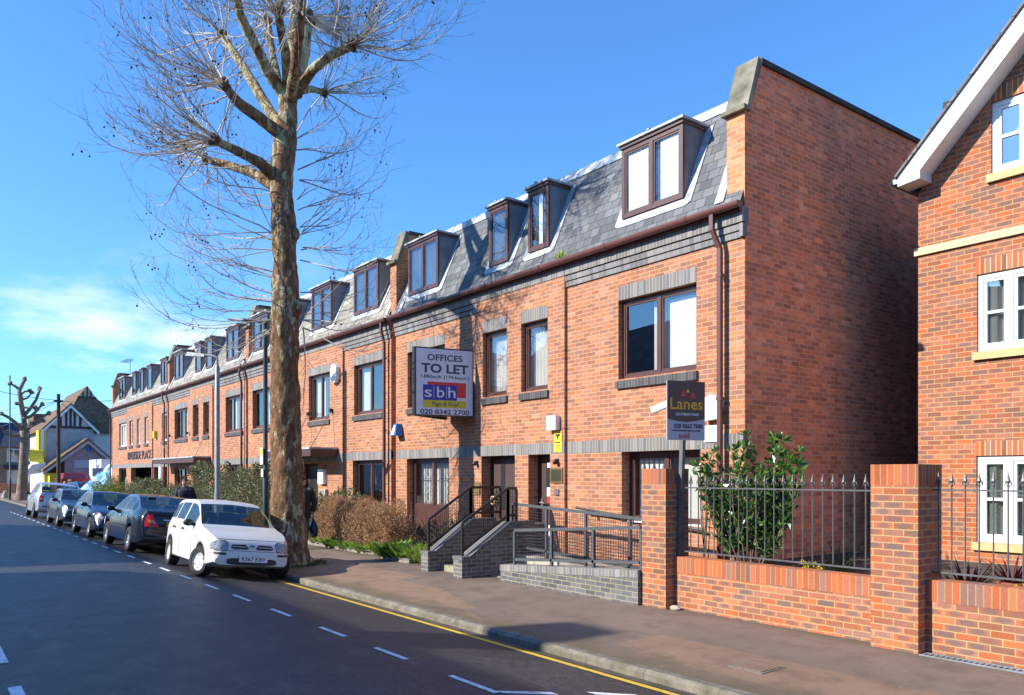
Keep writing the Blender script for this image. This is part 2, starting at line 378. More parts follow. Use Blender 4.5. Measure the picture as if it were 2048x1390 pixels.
worn('line_white', (.76, .78, .80), .75); worn('line_yellow', (.72, .48, .05), .55)
def kerbm():
    n = NT('kerb_stone'); p = n.pos(); sp = n.n('ShaderNodeSeparateXYZ'); n.l(p, sp.inputs[0])
    fr = n.math('FRACT', n.math('DIVIDE', sp.outputs[0], .915))
    j = n.ramp(fr, [(.0, .15), (.012, 1.)])
    c = n.ramp(n.noise(6., p, 6, .65), [(.3, (.085, .074, .055)), (.7, (.235, .21, .165))])
    mo = n.ramp(n.noise(2.3, p, 5), [(.5, 0.), (.68, .6)])
    c = n.mix(mo, c, (.10, .085, .04))
    s = n.n('ShaderNodeVectorMath', operation='SCALE'); n.l(c, s.inputs[0]); n.l(j, s.inputs['Scale'])
    n.set(col=s.outputs[0], rough=.85); n.bump(n.noise(50., p, 3), .5, .01); M['kerb_stone'] = n.m
kerbm()

# ------------------------------------------------------------------ mesh building
class MB:
    def __init__(s): s.v = []; s.f = []; s.uv = []
    def face(s, pts, uv=None):
        i = len(s.v); pts = [Vector(p) for p in pts]; s.v += pts
        s.f.append(tuple(range(i, i + len(pts))))
        if uv is None:
            n = Vector((0, 0, 0))
            for k in range(len(pts)):
                a, b = pts[k], pts[(k + 1) % len(pts)]
                n += Vector(((a.y - b.y) * (a.z + b.z), (a.z - b.z) * (a.x + b.x), (a.x - b.x) * (a.y + b.y)))
            ax, ay, az = abs(n.x), abs(n.y), abs(n.z)
            if az > ax and az > ay: uv = [(p.x, p.y) for p in pts]
            elif ay >= ax: uv = [(p.x, p.z) for p in pts]
            else: uv = [(p.y, p.z) for p in pts]
        s.uv.append(uv); return s
    def hexa(s, p):
        for q in ((0, 3, 2, 1), (4, 5, 6, 7), (0, 1, 5, 4), (1, 2, 6, 5), (2, 3, 7, 6), (3, 0, 4, 7)):
            s.face([p[k] for k in q])
        return s
    def box(s, x0, x1, y0, y1, z0, z1):
        return s.hexa([(x0, y0, z0), (x1, y0, z0), (x1, y1, z0), (x0, y1, z0), (x0, y0, z1), (x1, y0, z1), (x1, y1, z1), (x0, y1, z1)])
    def prism(s, poly, axis, a, b):
        """extrude a closed 2D outline along an axis ('x': outline is (y,z); 'y': (x,z); 'z': (x,y))"""
        def P(q, t):
            return {'x': (t, q[0], q[1]), 'y': (q[0], t, q[1]), 'z': (q[0], q[1], t)}[axis]
        A = [P(q, a) for q in poly]; B = [P(q, b) for q in poly]
        s.face(A[::-1]); s.face(B)
        for k in range(len(poly)):
            j = (k + 1) % len(poly); s.face([A[k], A[j], B[j], B[k]])
        return s
    def tube(s, pts, rad, n=8, cap=True, jit=0.):
        pts = [Vector(p) for p in pts]
        if isinstance(rad, (int, float)): rad = [rad] * len(pts)
        base = len(s.v); prev = None
        for i, p in enumerate(pts):
            t = (pts[min(i + 1, len(pts) - 1)] - pts[max(i - 1, 0)])
            t = t.normalized() if t.length > 1e-9 else Vector((0, 0, 1))
            if prev is None: u = t.orthogonal().normalized()
            else:
                u = prev - t * prev.dot(t); u = u.normalized() if u.length > 1e-6 else t.orthogonal().normalized()
            prev = u; w = t.cross(u)
            for k in range(n):
                a = 2 * pi * k / n; r = rad[i]
                q = p + (u * cos(a) + w * sin(a)) * r
                if jit: q += (u * cos(a) + w * sin(a)) * r * jit * (noise.noise(q * 2.2 + Vector((3, 7, 1))) * .65 + .45 * noise.noise(Vector((q.x * 7, q.y * 7, q.z * 3.2))) + .3 * noise.noise(Vector((q.x * 17, q.y * 17, q.z * 8))))
                s.v.append(q)
        for i in range(len(pts) - 1):
            for k in range(n):
                j = (k + 1) % n
                s.f.append((base + i * n + k, base + i * n + j, base + (i + 1) * n + j, base + (i + 1) * n + k))
                s.uv.append([(k / n, i), ((k + 1) / n, i), ((k + 1) / n, i + 1), (k / n, i + 1)])
        if cap and n > 2:
            s.f.append(tuple(base + k for k in range(n))[::-1]); s.uv.append([(0, 0)] * n)
            e = base + (len(pts) - 1) * n
            s.f.append(tuple(e + k for k in range(n))); s.uv.append([(0, 0)] * n)
        return s
    def loft(s, rings, n=22, wr=0.):
        """skin over elliptical rings (x, y, z, half depth, half width)"""
        b = len(s.v)
        for x, y, z, rx, ry in rings:
            for k in range(n):
                a = 2 * pi * k / n; c_, s_ = cos(a), sin(a); e = .82
                p = Vector((x + rx * abs(c_) ** e * (1 if c_ > 0 else -1), y + ry * abs(s_) ** e * (1 if s_ > 0 else -1), z))
                if wr: p += Vector((c_, s_, 0)) * wr * noise.noise(Vector((p.x * 9, p.y * 9, p.z * 14)))
                s.v.append(p)
        for i in range(len(rings) - 1):
            for k in range(n):
                j = (k + 1) % n; s.f.append((b + i * n + k, b + i * n + j, b + (i + 1) * n + j, b + (i + 1) * n + k)); s.uv.append([(0, 0)] * 4)
        s.f.append(tuple(b + k for k in range(n))[::-1]); s.uv.append([(0, 0)] * n)
        s.f.append(tuple(b + (len(rings) - 1) * n + k for k in range(n))); s.uv.append([(0, 0)] * n)
        return s
    def ball(s, c, r, n=8, m=6, sc=(1, 1, 1)):
        c = Vector(c); b = len(s.v)
        for i in range(m + 1):
            th = pi * i / m
            for k in range(n):
                a = 2 * pi * k / n
                s.v.append(c + Vector((r * sc[0] * sin(th) * cos(a), r * sc[1] * sin(th) * sin(a), r * sc[2] * cos(th))))
        for i in range(m):
            for k in range(n):
                j = (k + 1) % n
                s.f.append((b + i * n + k, b + (i + 1) * n + k, b + (i + 1) * n + j, b + i * n + j)); s.uv.append([(0, 0)] * 4)
        return s
    def lathe(s, prof, c, axis='z', n=16):
        """revolve (radius, height) pairs about an axis through c"""
        c = Vector(c); b = len(s.v)
        for r, h in prof:
            for k in range(n):
                a = 2 * pi * k / n
                q = {'z': (r * cos(a), r * sin(a), h), 'y': (r * cos(a), h, r * sin(a)), 'x': (h, r * cos(a), r * sin(a))}[axis]
                s.v.append(c + Vector(q))
        for i in range(len(prof) - 1):
            for k in range(n):
                j = (k + 1) % n
                s.f.append((b + i * n + k, b + i * n + j, b + (i + 1) * n + j, b + (i + 1) * n + k)); s.uv.append([(0, 0)] * 4)
        return s
    def build(s, name, mat, parent=None, smooth=False, bevel=0., local=False, sharp=40):
        me = bpy.data.meshes.new(name)
        me.from_pydata([tuple(v) for v in s.v], [], s.f)
        uvl = me.uv_layers.new(name='UVMap')
        flat = []
        for u in s.uv:
            for a in u: flat += [a[0], a[1]]
        uvl.data.foreach_set('uv', flat)
        if smooth:
            me.polygons.foreach_set('use_smooth', [True] * len(me.polygons))
        me.update()
        if smooth and sharp < 180: me.set_sharp_from_angle(angle=radians(sharp))
        me.materials.append(M[mat] if isinstance(mat, str) else mat)
        o = bpy.data.objects.new(name, me); COL.objects.link(o)
        if parent is not None:
            o.parent = parent
            if not local: o.matrix_parent_inverse = wm(parent).inverted()
        if bevel:
            md = o.modifiers.new('edge', 'BEVEL'); md.width = bevel; md.segments = 2; md.limit_method = 'ANGLE'; md.harden_normals = False
        return o
def wm(o):
    m = o.matrix_basis.copy()
    if o.parent is not None: m = wm(o.parent) @ o.matrix_parent_inverse @ m
    return m
def tag(o, label, cat, group=None, kind=None):
    if kind: o['kind'] = kind
    if label: o['label'] = label
    if cat: o['category'] = cat
    if group: o['group'] = group
    return o
def thing(name, label, cat, loc=(0, 0, 0), rz=0., group=None, roll=0.):
    o = bpy.data.objects.new(name, None); COL.objects.link(o)
    o.location = loc; o.rotation_euler = (roll, 0, rz); o.empty_display_size = .3
    return tag(o, label, cat, group)
def struct(name, mb, mat, label=None, cat=None, **k):
    o = mb.build(name, mat, **k); o['kind'] = 'structure'; o['label'] = label or name; o['category'] = cat or name
    return o
def at(px, py, d):
    """photo measurement -> place in the world, at the given distance ahead"""
    a = (px - HX) / F
    return Vector((d * (VD[0] + RD[0] * a), d * (VD[1] + RD[1] * a), EYE + (HY - py) / F * d))
def text(name, body, size, origin, ux, uz, mat, parent, width=None, align='CENTER', bold=0., shear=0., depth=.002, local=False):
    cu = bpy.data.curves.new(name, 'FONT'); cu.body = body; cu.size = size; cu.align_x = align; cu.align_y = 'CENTER'
    cu.offset = bold * size; cu.extrude = depth; cu.shear = shear; cu.resolution_u = 3
    o = bpy.data.objects.new(name, cu); COL.objects.link(o)
    bpy.context.view_layer.update()
    me = bpy.data.meshes.new_from_object(o.evaluated_get(bpy.context.evaluated_depsgraph_get()))
    bpy.data.objects.remove(o); bpy.data.curves.remove(cu)
    xs = [v.co.x for v in me.vertices]; w = (max(xs) - min(xs)) or 1
    k = width / w if width else 1
    ux = Vector(ux).normalized(); uz = Vector(uz).normalized(); un = ux.cross(uz); og = Vector(origin)
    for v in me.vertices:
        c = v.co.copy(); v.co = og + ux * (c.x * k) + uz * c.y + un * c.z
    me.name = name; me.materials.clear(); me.materials.append(M[mat])
    o = bpy.data.objects.new(name, me); COL.objects.link(o); o.parent = parent
    if not local: o.matrix_parent_inverse = wm(parent).inverted()
    return o
def holes_wall(mb, x0, x1, z0, z1, y, depth, holes, axis='y', sign=1):
    """a wall sheet facing -Y with rectangular openings and reveals running back by depth"""
    xs = sorted({x0, x1} | {h[0] for h in holes} | {h[1] for h in holes}); xs = [x for x in xs if x0 <= x <= x1]
    zs = sorted({z0, z1} | {h[2] for h in holes} | {h[3] for h in holes}); zs = [z for z in zs if z0 <= z <= z1]
    for a, b in zip(xs, xs[1:]):
        for c, d in zip(zs, zs[1:]):
            mx_, mz_ = (a + b) / 2, (c + d) / 2
            if any(h[0] < mx_ < h[1] and h[2] < mz_ < h[3] for h in holes): continue
            mb.face([(a, y, c), (b, y, c), (b, y, d), (a, y, d)])
    for h in holes:
        a, b, c, d = h; dp = depth
        mb.face([(a, y, c), (a, y, d), (a, y + dp, d), (a, y + dp, c)])
        mb.face([(b, y, c), (b, y + dp, c), (b, y + dp, d), (b, y, d)])
        mb.face([(a, y, d), (b, y, d), (b, y + dp, d), (a, y + dp, d)])
        mb.face([(a, y, c), (a, y + dp, c), (b, y + dp, c), (b, y, c)])
def frame_window(par, x0, x1, z0, z1, y, lights, mat='brown_frame', fw=.07, gm='glass', name='window', bars=None, dep=.06, panel=0.):
    """casement window filling an opening: frame, glass"""
    m = MB(); e = .002
    m.box(x0 + e, x1 - e, y, y + dep, z1 - fw, z1 - e); m.box(x0 + e, x1 - e, y, y + dep, z0 + e, z0 + fw)
    m.box(x0 + e, x0 + fw, y, y + dep, z0 + fw, z1 - fw); m.box(x1 - fw, x1 - e, y, y + dep, z0 + fw, z1 - fw)
    w = (x1 - x0)
    if panel: m.box(x0 + fw, x1 - fw, y + .008, y + dep, z0 + fw, z0 + fw + panel)
    zb = z0 + fw + panel
    for k in range(1, lights):
        xm = x0 + w * k / lights; m.box(xm - fw * .55, xm + fw * .55, y - .004, y + dep, zb, z1 - fw)
    # inner sash lines
    for k in range(lights):
        a = x0 + w * k / lights + fw * (1 if k == 0 else .55); b = x0 + w * (k + 1) / lights - fw * (1 if k == lights - 1 else .55)
        s = .05 if mat == 'white_upvc' else .032
        m.box(a, a + s, y + .014, y + dep - .01, zb, z1 - fw); m.box(b - s, b, y + .014, y + dep - .01, zb, z1 - fw)
        m.box(a + s, b - s, y + .014, y + dep - .01, z1 - fw - s, z1 - fw); m.box(a + s, b - s, y + .014, y + dep - .01, zb, zb + s)
        if bars:
            for q in range(1, bars):
                zq = zb + (z1 - fw - zb) * q / bars; m.box(a + s, b - s, y + .012, y + dep - .01, zq - .022, zq + .022)
    fr = m.build(name, mat, par)
    yg = y + dep * .55; MB().face([(x0 + fw * .6, yg, zb - .01), (x1 - fw * .6, yg, zb - .01), (x1 - fw * .6, yg, z1 - fw * .6), (x0 + fw * .6, yg, z1 - fw * .6)]).build('pane', gm, fr)
    return fr
def sphere_dir():
    z = random.uniform(-1, 1); a = random.uniform(0, 2 * pi); r = sqrt(1 - z * z)
    return Vector((r * cos(a), r * sin(a), z))
def leaf(mb, p, size, asp=.5, dirn=None, flop=.5):
    """one small folded leaf"""
    d = dirn if dirn is not None else sphere_dir()
    d = d.normalized(); s = d.cross(sphere_dir()); s = s.normalized() if s.length > 1e-4 else d.orthogonal().normalized()
    w = s * size * asp * .5; up = d.cross(s) * size * .14
    a = p; b = p + d * size * .5; c = p + d * size
    i = len(mb.v); mb.v += [a, b + w + up, c, b - w + up, ]
    mb.f.append((i, i + 1, i + 2, i + 3)); mb.uv.append([(0, 0)] * 4)

# ------------------------------------------------------------------ ground, road, footway
ROAD = [(-4.2, -.16), (-2.2, -.03), (.75, .015), (3.2, .012), (4.05, 0.), (4.8, -.065), (5.75, -.165)]
def roadz(y):
    if y <= ROAD[0][0]: return ROAD[0][1]
    for (a, za), (b, zb) in zip(ROAD, ROAD[1:]):
        if a <= y <= b: return za + (zb - za) * (y - a) / (b - a)
    return ROAD[-1][1]
def pavz(y): return -.065 + (y - 5.9) * .012
XS = [-220, -120, -90, -70] + [x * 2.0 - 60 for x in range(36)] + [30, 60]
def sheet(ys, zf, dz=0., xs=XS):
    m = MB()
    for a, b in zip(xs, xs[1:]):
        for c, d in zip(ys, ys[1:]):
            m.face([(a, c, zf(c) + dz), (b, c, zf(c) + dz), (b, d, zf(d) + dz), (a, d, zf(d) + dz)])
    return m
struct('ground', MB().face([(-3000, -3000, -.34), (3000, -3000, -.34), (3000, 3000, -.34), (-3000, 3000, -.34)]), 'soil', 'open ground under the whole street', 'ground')
road = struct('road', sheet([y for y, z in ROAD], roadz), 'asphalt', 'dark worn asphalt road running down the street', 'road')
pave = struct('pavement', sheet([5.9, 7.0, 8.3, 12., 60.], lambda y: pavz(min(y, 12))), 'footway', 'brown patched tarmac pavement in front of the offices', 'pavement')
struct('far_pavement', sheet([-12, -4.35], lambda y: -.05), 'footway', 'pavement along the other side of the road', 'pavement')
kb = MB(); ke = MB()
for a, b in zip(XS, XS[1:]):
    kb.prism([(5.75, -.30), (5.91, -.30), (5.91, -.066), (5.79, -.064), (5.752, -.10)], 'x', a, b)
    ke.prism([(-4.36, -.30), (-4.2, -.30), (-4.2, -.05), (-4.36, -.045)], 'x', a, b)
struct('kerb', kb, 'kerb_stone', 'mossy stone kerb along the pavement', 'kerb')
struct('far_kerb', ke, 'kerb_stone', 'stone kerb on the other side of the road', 'kerb')
def mark(name, pts, mat, dz=.005):
    return MB().face([(x, y, roadz(y) + dz) for x, y in pts]).build(name, mat, road)
ym = MB()
yx = [-14.55 + i * 1.0 for i in range(30)]
for a, b in zip(yx, yx[1:]):
    ym.face([(a, 5.46, roadz(5.46) + .005), (b, 5.46, roadz(5.46) + .005), (b, 5.56, roadz(5.56) + .005), (a, 5.56, roadz(5.56) + .005)])
ym.build('yellow_line', 'line_yellow', road)
gs = MB()
for a, b in zip(XS, XS[1:]): gs.face([(a, 5.60, roadz(5.60) + .003), (b, 5.60, roadz(5.60) + .003), (b, 5.755, roadz(5.75) + .003), (a, 5.755, roadz(5.75) + .003)])
gs.build('gutter_strip', 'gutter_silt', road)
x = -7.68; k = 0
dash = [(-7.68, -7.01), (-9.12, -8.42), (-10.77, -10.05), (-12.41, -11.62), (-13.87, -13.16)]
for i in range(22): dash.append((-15.4 - 1.5 * i, -14.7 - 1.5 * i))
for a, b in dash: mark('bay_dash', [(a, 3.93), (b, 3.93), (b, 3.99), (a, 3.99)], 'line_white')
mark('bay_corner', [(-6.2, 3.93), (-5.47, 3.93), (-5.47, 3.99), (-6.2, 3.99)], 'line_white')
for c, d in ((3.99, 4.42), (4.74, 5.12)): mark('bay_end_line', [(-5.53, c) if c < 4.2 else (-5.2, c), (-5.44, c) if c < 4.2 else (-5.1, c), (-5.2, d) if c < 4.2 else (-4.88, d), (-5.3, d) if c < 4.2 else (-4.98, d)], 'line_white')
for i in range(20):
    a = -6.1 - 3.07 * i
    mark('centre_dash', [(a - 2.0, .66), (a, .66), (a, .76), (a - 2.0, .76)], 'line_white')
# metal drain channel at the wall foot
dr = MB().box(-4.1, 2.0, 8.42, 8.43, -.04, -.022).box(-4.1, 2.0, 8.55, 8.56, -.04, -.022)
for i in range(110): dr.box(-4.09 + i * .055, -4.06 + i * .055, 8.43, 8.55, -.04, -.025)
tag(dr.build('drain_channel', 'galv'), 'slotted galvanised drain channel set in the pavement at the wall foot', 'drain')

# ------------------------------------------------------------------ the brick office terrace
def ys(z): return 9.97 + (z - 5.98) * (.89 / 2.07)
def downpipe(b, x, ztop=5.86, yb=10.0, z0=-.03, swan=.0):
    m = MB()
    m.box(x - .036, x + .036, 9.83, 9.89, 5.62, ztop)
    m.hexa([(x - .034, 9.832, 5.63), (x + .034, 9.832, 5.63), (x + .034, 9.892, 5.63), (x - .034, 9.892, 5.63)][::1] and
           [(x + swan - .034, yb - .085, 5.34), (x + swan + .034, yb - .085, 5.34), (x + swan + .034, yb - .02, 5.34), (x + swan - .034, yb - .02, 5.34),
            (x - .034, 9.832, 5.63), (x + .034, 9.832, 5.63), (x + .034, 9.888, 5.63), (x - .034, 9.888, 5.63)])
    x += swan
    m.box(x - .034, x + .034, yb - .085, yb - .02, z0, 5.35)
    for z in (1.2, 3.0, 4.9): m.box(x - .045, x + .045, yb - .09, yb + .002, z, z + .05)
    m.build('downpipe', 'brown_gutter', b)
def dormer(b, x0, x1, lights, blind=None, y0=10.10, z0=6.40, z1=7.63):
    d = frame_window(b, x0, x1, z0, z1, y0, lights, fw=.075, name='dormer', dep=.05)
    m = MB().box(x0 + .02, x1 - .02, y0 + .072, y0 + .078, z0, z1); m.build('dark_backing', 'interior', d)  # dark sheet close behind the pane stands in for the unlit room
    if blind:
        mb = MB()
        for (u0, u1) in blind: mb.box(x0 + (x1 - x0) * u0, x0 + (x1 - x0) * u1, y0 + .058, y0 + .066, z0 + .04, z1 - .05)
        mb.build('blind', 'blind', d)
    for xa, xb in ((x1 - .03, x1 - .001), (x0 + .001, x0 + .03)):
        MB().prism([(y0 + .05, z0 + .02), (ys(z0) + .05, z0 - .02), (ys(z1) + .05, z1), (y0 + .05, z1)], 'x', xa, xb).build('cheek', 'lead_dark', d)
    MB().box(x0 - .02, x1 + .02, y0 - .03, y0 + .10, z1, z1 + .06).box(x1 - .05, x1 + .022, y0 + .10, ys(z1) + .05, z1, z1 + .06).box(x0 - .022, x0 + .05, y0 + .10, ys(z1) + .05, z1, z1 + .06).build('fascia', 'brown_frame', d)
    rf = MB().box(x0 - .06, x1 + .06, y0 - .07, 10.95, z1 + .06, z1 + .10)
    for r in ((x0 + x1) / 2,): rf.box(r - .03, r + .03, y0 - .08, 10.95, z1 + .10, z1 + .13)
    rf.build('roof', 'lead', d)
    # lead apron under the sill and up both cheeks, lying on the slates
    n = Vector((0, -2.07, .89)).normalized() * .014
    def S(x, z): return (x, ys(z) + n.y, z + n.z)
    fl = MB()
    fl.face([S(x0 - .17, z0 - .10), S(x0 - .06, z0 - .16), S(x1 + .06, z0 - .16), S(x1 + .17, z0 - .10), S(x1 + .17, z0 + .02), S(x0 - .17, z0 + .02)])
    fl.face([S(x1 + .0, z0 + .02), S(x1 + .17, z0 + .02), S(x1 + .16, z1 + .06), S(x1 + .0, z1 + .06)])
    fl.face([S(x0 - .17, z0 + .02), S(x0, z0 + .02), S(x0, z1 + .06), S(x0 - .14, z1 + .06)])
    fl.build('flashing', 'lead', d)
    return d
def window_set(b, x0, x1, lights, yp, z0=3.55, z1=4.95, blinds=None, sill=True, lintel=True, reveal=.10, fm='brown_frame'):
    w = frame_window(b, x0, x1, z0, z1, yp + reveal, lights, mat=fm)
    if lintel: MB().box(x0, x1, yp - .004, yp + .10, z1 + .002, z1 + .25).build('lintel', 'blue_soldier', w)
    if sill: MB().hexa([(x0 - .03, yp - .05, z0 - .17), (x1 + .03, yp - .05, z0 - .17), (x1 + .03, yp + .10, z0 - .15), (x0 - .03, yp + .10, z0 - .15),
                        (x0 - .03, yp - .05, z0 - .035), (x1 + .03, yp - .05, z0 - .035), (x1 + .03, yp + .10, z0 - .002), (x0 - .03, yp + .10, z0 - .002)]).build('sill', 'blue_brick_sill', w)
    for bl in blinds or ():
        u0, u1, matn = bl[:3]; tilt = bl[3] if len(bl) > 3 else 0.
        a = x0 + (x1 - x0) * u0; c = x0 + (x1 - x0) * u1; dy = yp + reveal + .14
        m = MB()
        if matn == 'curtain':
            k = max(3, int((c - a) / .05)); 
            for i in range(k):
                p = a + (c - a) * i / k; q = a + (c - a) * (i + 1) / k; o1 = .03 * (i % 2); o2 = .03 * ((i + 1) % 2)
                m.face([(p, dy + o1, z0 + .02), (q, dy + o2, z0 + .02), (q, dy + o2, z1 - .04), (p, dy + o1, z1 - .04)])
        else: m.hexa([(a + tilt, dy, z0 + .03), (c + tilt, dy, z0 + .03), (c + tilt, dy + .01, z0 + .03), (a + tilt, dy + .01, z0 + .03), (a, dy, z1 - .12), (c, dy, z1 - .12), (c, dy + .01, z1 - .12), (a, dy + .01, z1 - .12)])
        m.build('curtain' if matn == 'curtain' else 'blind', matn, w)
    return w
def office(label, xr, xl, bays, wins, ground, dormers, slate, pipes, fm='brown_frame'):
    b = thing('office_building', label, 'office building', ((xr + xl) / 2, 10, 0), group='brick office terrace')
    wall = MB(); lo = MB(); hi = MB()
    for (bl, br, mid) in bays:
        yp = 10.0 if mid else 10.06
        hs = [(w[0], w[1], 3.55, 4.95) for w in wins if bl <= w[0] and w[1] <= br] + [(g[0], g[1], g[2], g[3]) for g in ground if bl <= g[0] and g[1] <= br]
        holes_wall(wall, bl, br, -.12, 5.9, yp, .26, hs)
        if mid:
            for xx in (bl, br): wall.face([(xx, 10.0, -.12), (xx, 10.07, -.12), (xx, 10.07, 5.9), (xx, 10.0, 5.9)])
        else:
            MB().box(bl, br, yp - .03, yp + .02, 5.455, 5.545).build('corbel_course', 'blue_course', b); MB().box(bl, br, yp - .05, yp + .02, 5.562, 5.655).build('corbel_course', 'blue_course', b)
        gt = [g for g in ground if bl <= g[0] and g[1] <= br and len(g) > 4 and g[4] == 'tall']
        lo.box(bl + (.001 if mid else 0), br - (.001 if mid else 0), yp - .005, yp + .06, 2.262, 2.487)
    hi.box(xl, xr, 9.985, 10.05, 5.675, 5.90)
    if xr < -10: wall.face([(xr, 10.06, -.12), (xr, 10.3, -.12), (xr, 10.3, 5.9), (xr, 10.06, 5.9)])
    else: MB().face([(xr, 10.06, -.12), (xr, 10.3, -.12), (xr, 10.3, 5.9), (xr, 10.06, 5.9)]).build('gable_wall', 'end_brick', b)
    wall.face([(xl, 10.06, -.12), (xl, 10.06, 5.9), (xl, 10.3, 5.9), (xl, 10.3, -.12)])
    wall.build('front_wall', 'facade_brick', b)
    lo.build('brick_band', 'blue_soldier', b); hi.build('brick_band', 'blue_soldier', b)
    # rooms behind the glass
    rm = MB().box(xl + .02, xr - .4, 11.6, 11.7, -.1, 5.9).box(xl + .02, xr - .4, 10.3, 11.6, 2.55, 2.75).box(xl + .02, xr - .4, 10.3, 11.6, 5.3, 5.4).box(xl + .02, xr - .4, 10.3, 11.6, -.1, .1)
    rm.build('interior', 'interior', b)
    # mansard, flat top, back
    sl = MB(); ztop = 8.05
    sl.face([(xl, ys(5.94), 5.94), (xr - .02, ys(5.94), 5.94), (xr - .02, ys(ztop), ztop), (xl, ys(ztop), ztop)])
    rf = sl.build('roof', slate, b)
    xq = xr - (.33 if xr > -10 else 0)
    MB().box(xl, xq, 10.84, 22, 7.99, 8.06).build('flat_roof', 'lead_dark', rf)
    n = Vector((0, -2.07, .89)).normalized() * .02
    rd = MB().face([(xl, ys(7.86) + n.y, 7.86 + n.z), (xq, ys(7.86) + n.y, 7.86 + n.z), (xq, ys(8.06) + n.y, 8.06 + n.z), (xl, ys(8.06) + n.y, 8.06 + n.z)])
    rd.face([(xl, ys(8.06) + n.y, 8.06 + n.z), (xq, ys(8.06) + n.y, 8.06 + n.z), (xq, 11.2, 8.085), (xl, 11.2, 8.085)])
    rd.build('ridge_flashing', 'lead', rf)
    for xe, w_, ok in ((xq - .02, .17, xr > -10), (xr - .08, .16, xr < -10), (xl + .24, -.16, True)):
        if ok: MB().face([(xe - w_, ys(6.05) + n.y, 6.05 + n.z + .004), (xe, ys(6.05) + n.y, 6.05 + n.z + .004), (xe, ys(7.86) + n.y, 7.86 + n.z), (xe - w_, ys(7.86) + n.y, 7.86 + n.z)][::1 if w_ > 0 else -1]).build('side_flashing', 'lead', rf)
    MB().box(xl, xr - .4, 21.7, 21.99, -.1, 7.98).build('back_wall', 'facade_brick', b)
    # gutter
    g = MB(); pr = [(9.86 + .065 * cos(a), 5.93 + .075 * sin(a)) for a in [pi + pi * i / 8 for i in range(9)]] + [(9.925, 5.95), (9.795, 5.95)]
    g.prism(pr, 'x', xl - .05, xr + .05); g.box(xl, xr, 9.93, 9.985, 5.84, 5.96)
    k = xl + .6
    while k < xr: g.prism([(9.86 + .074 * cos(a), 5.93 + .084 * sin(a)) for a in [pi + pi * i / 8 for i in range(9)]] + [(9.934, 5.955), (9.786, 5.955)], 'x', k, k + .07); k += 1.85
    g.build('gutter', 'brown_gutter', b)
    for (px_, sw) in pipes: downpipe(b, px_, swan=sw)
    for w in wins:
        mid = any(bb[2] and bb[0] <= w[0] and w[1] <= bb[1] for bb in bays)
        window_set(b, w[0], w[1], w[2], 10.0 if mid else 10.06, blinds=w[3] if len(w) > 3 else None, fm=fm)
    for d in dormers: dormer(b, *d)
    return b
def gable_end(b, x0, x1, depth=22., name='gable_wall', mat='end_brick', front=True):
    """parapet wall between units: rises above the mansard, with a sloped coping"""
    g = MB(); z0 = -.12 if front else 5.9
    prof = [(10.066, z0), (depth, z0), (depth, 8.17), (10.40, 8.17), (10.09, 7.40), (10.066, 7.38)]
    if front: prof = [(10.30, z0), (depth, z0), (depth, 8.17), (10.40, 8.17), (10.09, 7.40), (10.055, 7.38), (10.055, 5.905), (10.30, 5.905)]
    g.prism(prof, 'x', x0, x1); w = g.build(name, mat, b)
    c = MB(); e = .045
    c.hexa([(x0 - e, 10.055, 7.40), (x1 + e, 10.055, 7.40), (x1 + e, 10.16, 7.47), (x0 - e, 10.16, 7.47), (x0 - e, 10.335, 8.25), (x1 + e, 10.335, 8.25), (x1 + e, 10.43, 8.18), (x0 - e, 10.43, 8.18)])
    c.box(x0 - e - .01, x1 + e + .01, 9.97, 10.14, 7.36, 7.43)
    c.build('kneeler_stone', 'coping_stone', w)
    MB().box(x0 - e, x1 + e, 10.43, depth, 8.172, 8.255).build('coping', 'coping_dark', w)
    return w
WB, CU = 'blind', 'curtain'
offA = office('nearest brick office with the plain windowless side wall and white blinds', -7.5, -18.36,
    [(-11.6, -7.5, 0), (-14.62, -11.6, 1), (-18.36, -14.62, 0)],
    [(-10.2, -8.43, 2, [(.54, .97, WB), (.36, .52, 'curtain', .10)]), (-12.96, -12.1, 1, [(.02, .97, CU)]), (-14.34, -13.45, 1, [(.0, .96, CU)]), (-17.76, -15.98, 2, [(.05, .95, CU)])],
    [(-17.79, -15.8, .32, 2.26), (-14.39, -13.17, .32, 2.26), (-12.72, -12.03, .32, 2.26), (-10.12, -8.35, 1.02, 2.26)],
    [(-10.16, -8.75, 2, [(.08, .49), (.62, .93)]), (-12.86, -12.2, 1, [(.45, .62)]), (-14.25, -13.56, 1), (-17.8, -16.37, 2)], 'slate_dark', [(-7.96, .08)])
offB = office('office behind the big plane tree with paired dormers and a round white alarm', -18.62, -29.75,
    [(-21.45, -18.62, 0), (-27.2, -21.45, 1), (-29.75, -27.2, 0)],
    [(-20.82, -19.08, 2, [(.02, .30, CU), (.72, .97, CU)]), (-23.92, -22.34, 2, [(.03, .6, CU)]), (-26.5, -24.9, 2, [(.1, .9, CU)]), (-29.27, -27.5, 2, [(.5, .97, CU)])],
    [(-20.9, -19.1, .4, 2.26), (-24.6, -23.2, -.05, 2.2), (-26.8, -25.2, .9, 2.26), (-29.2, -27.5, .9, 2.26)],
    [(-20.93, -19.44, 2), (-23.94, -22.46, 2), (-26.9, -25.4, 2), (-29.4, -27.85, 2)], 'slate_pale', [(-18.80, .0)])
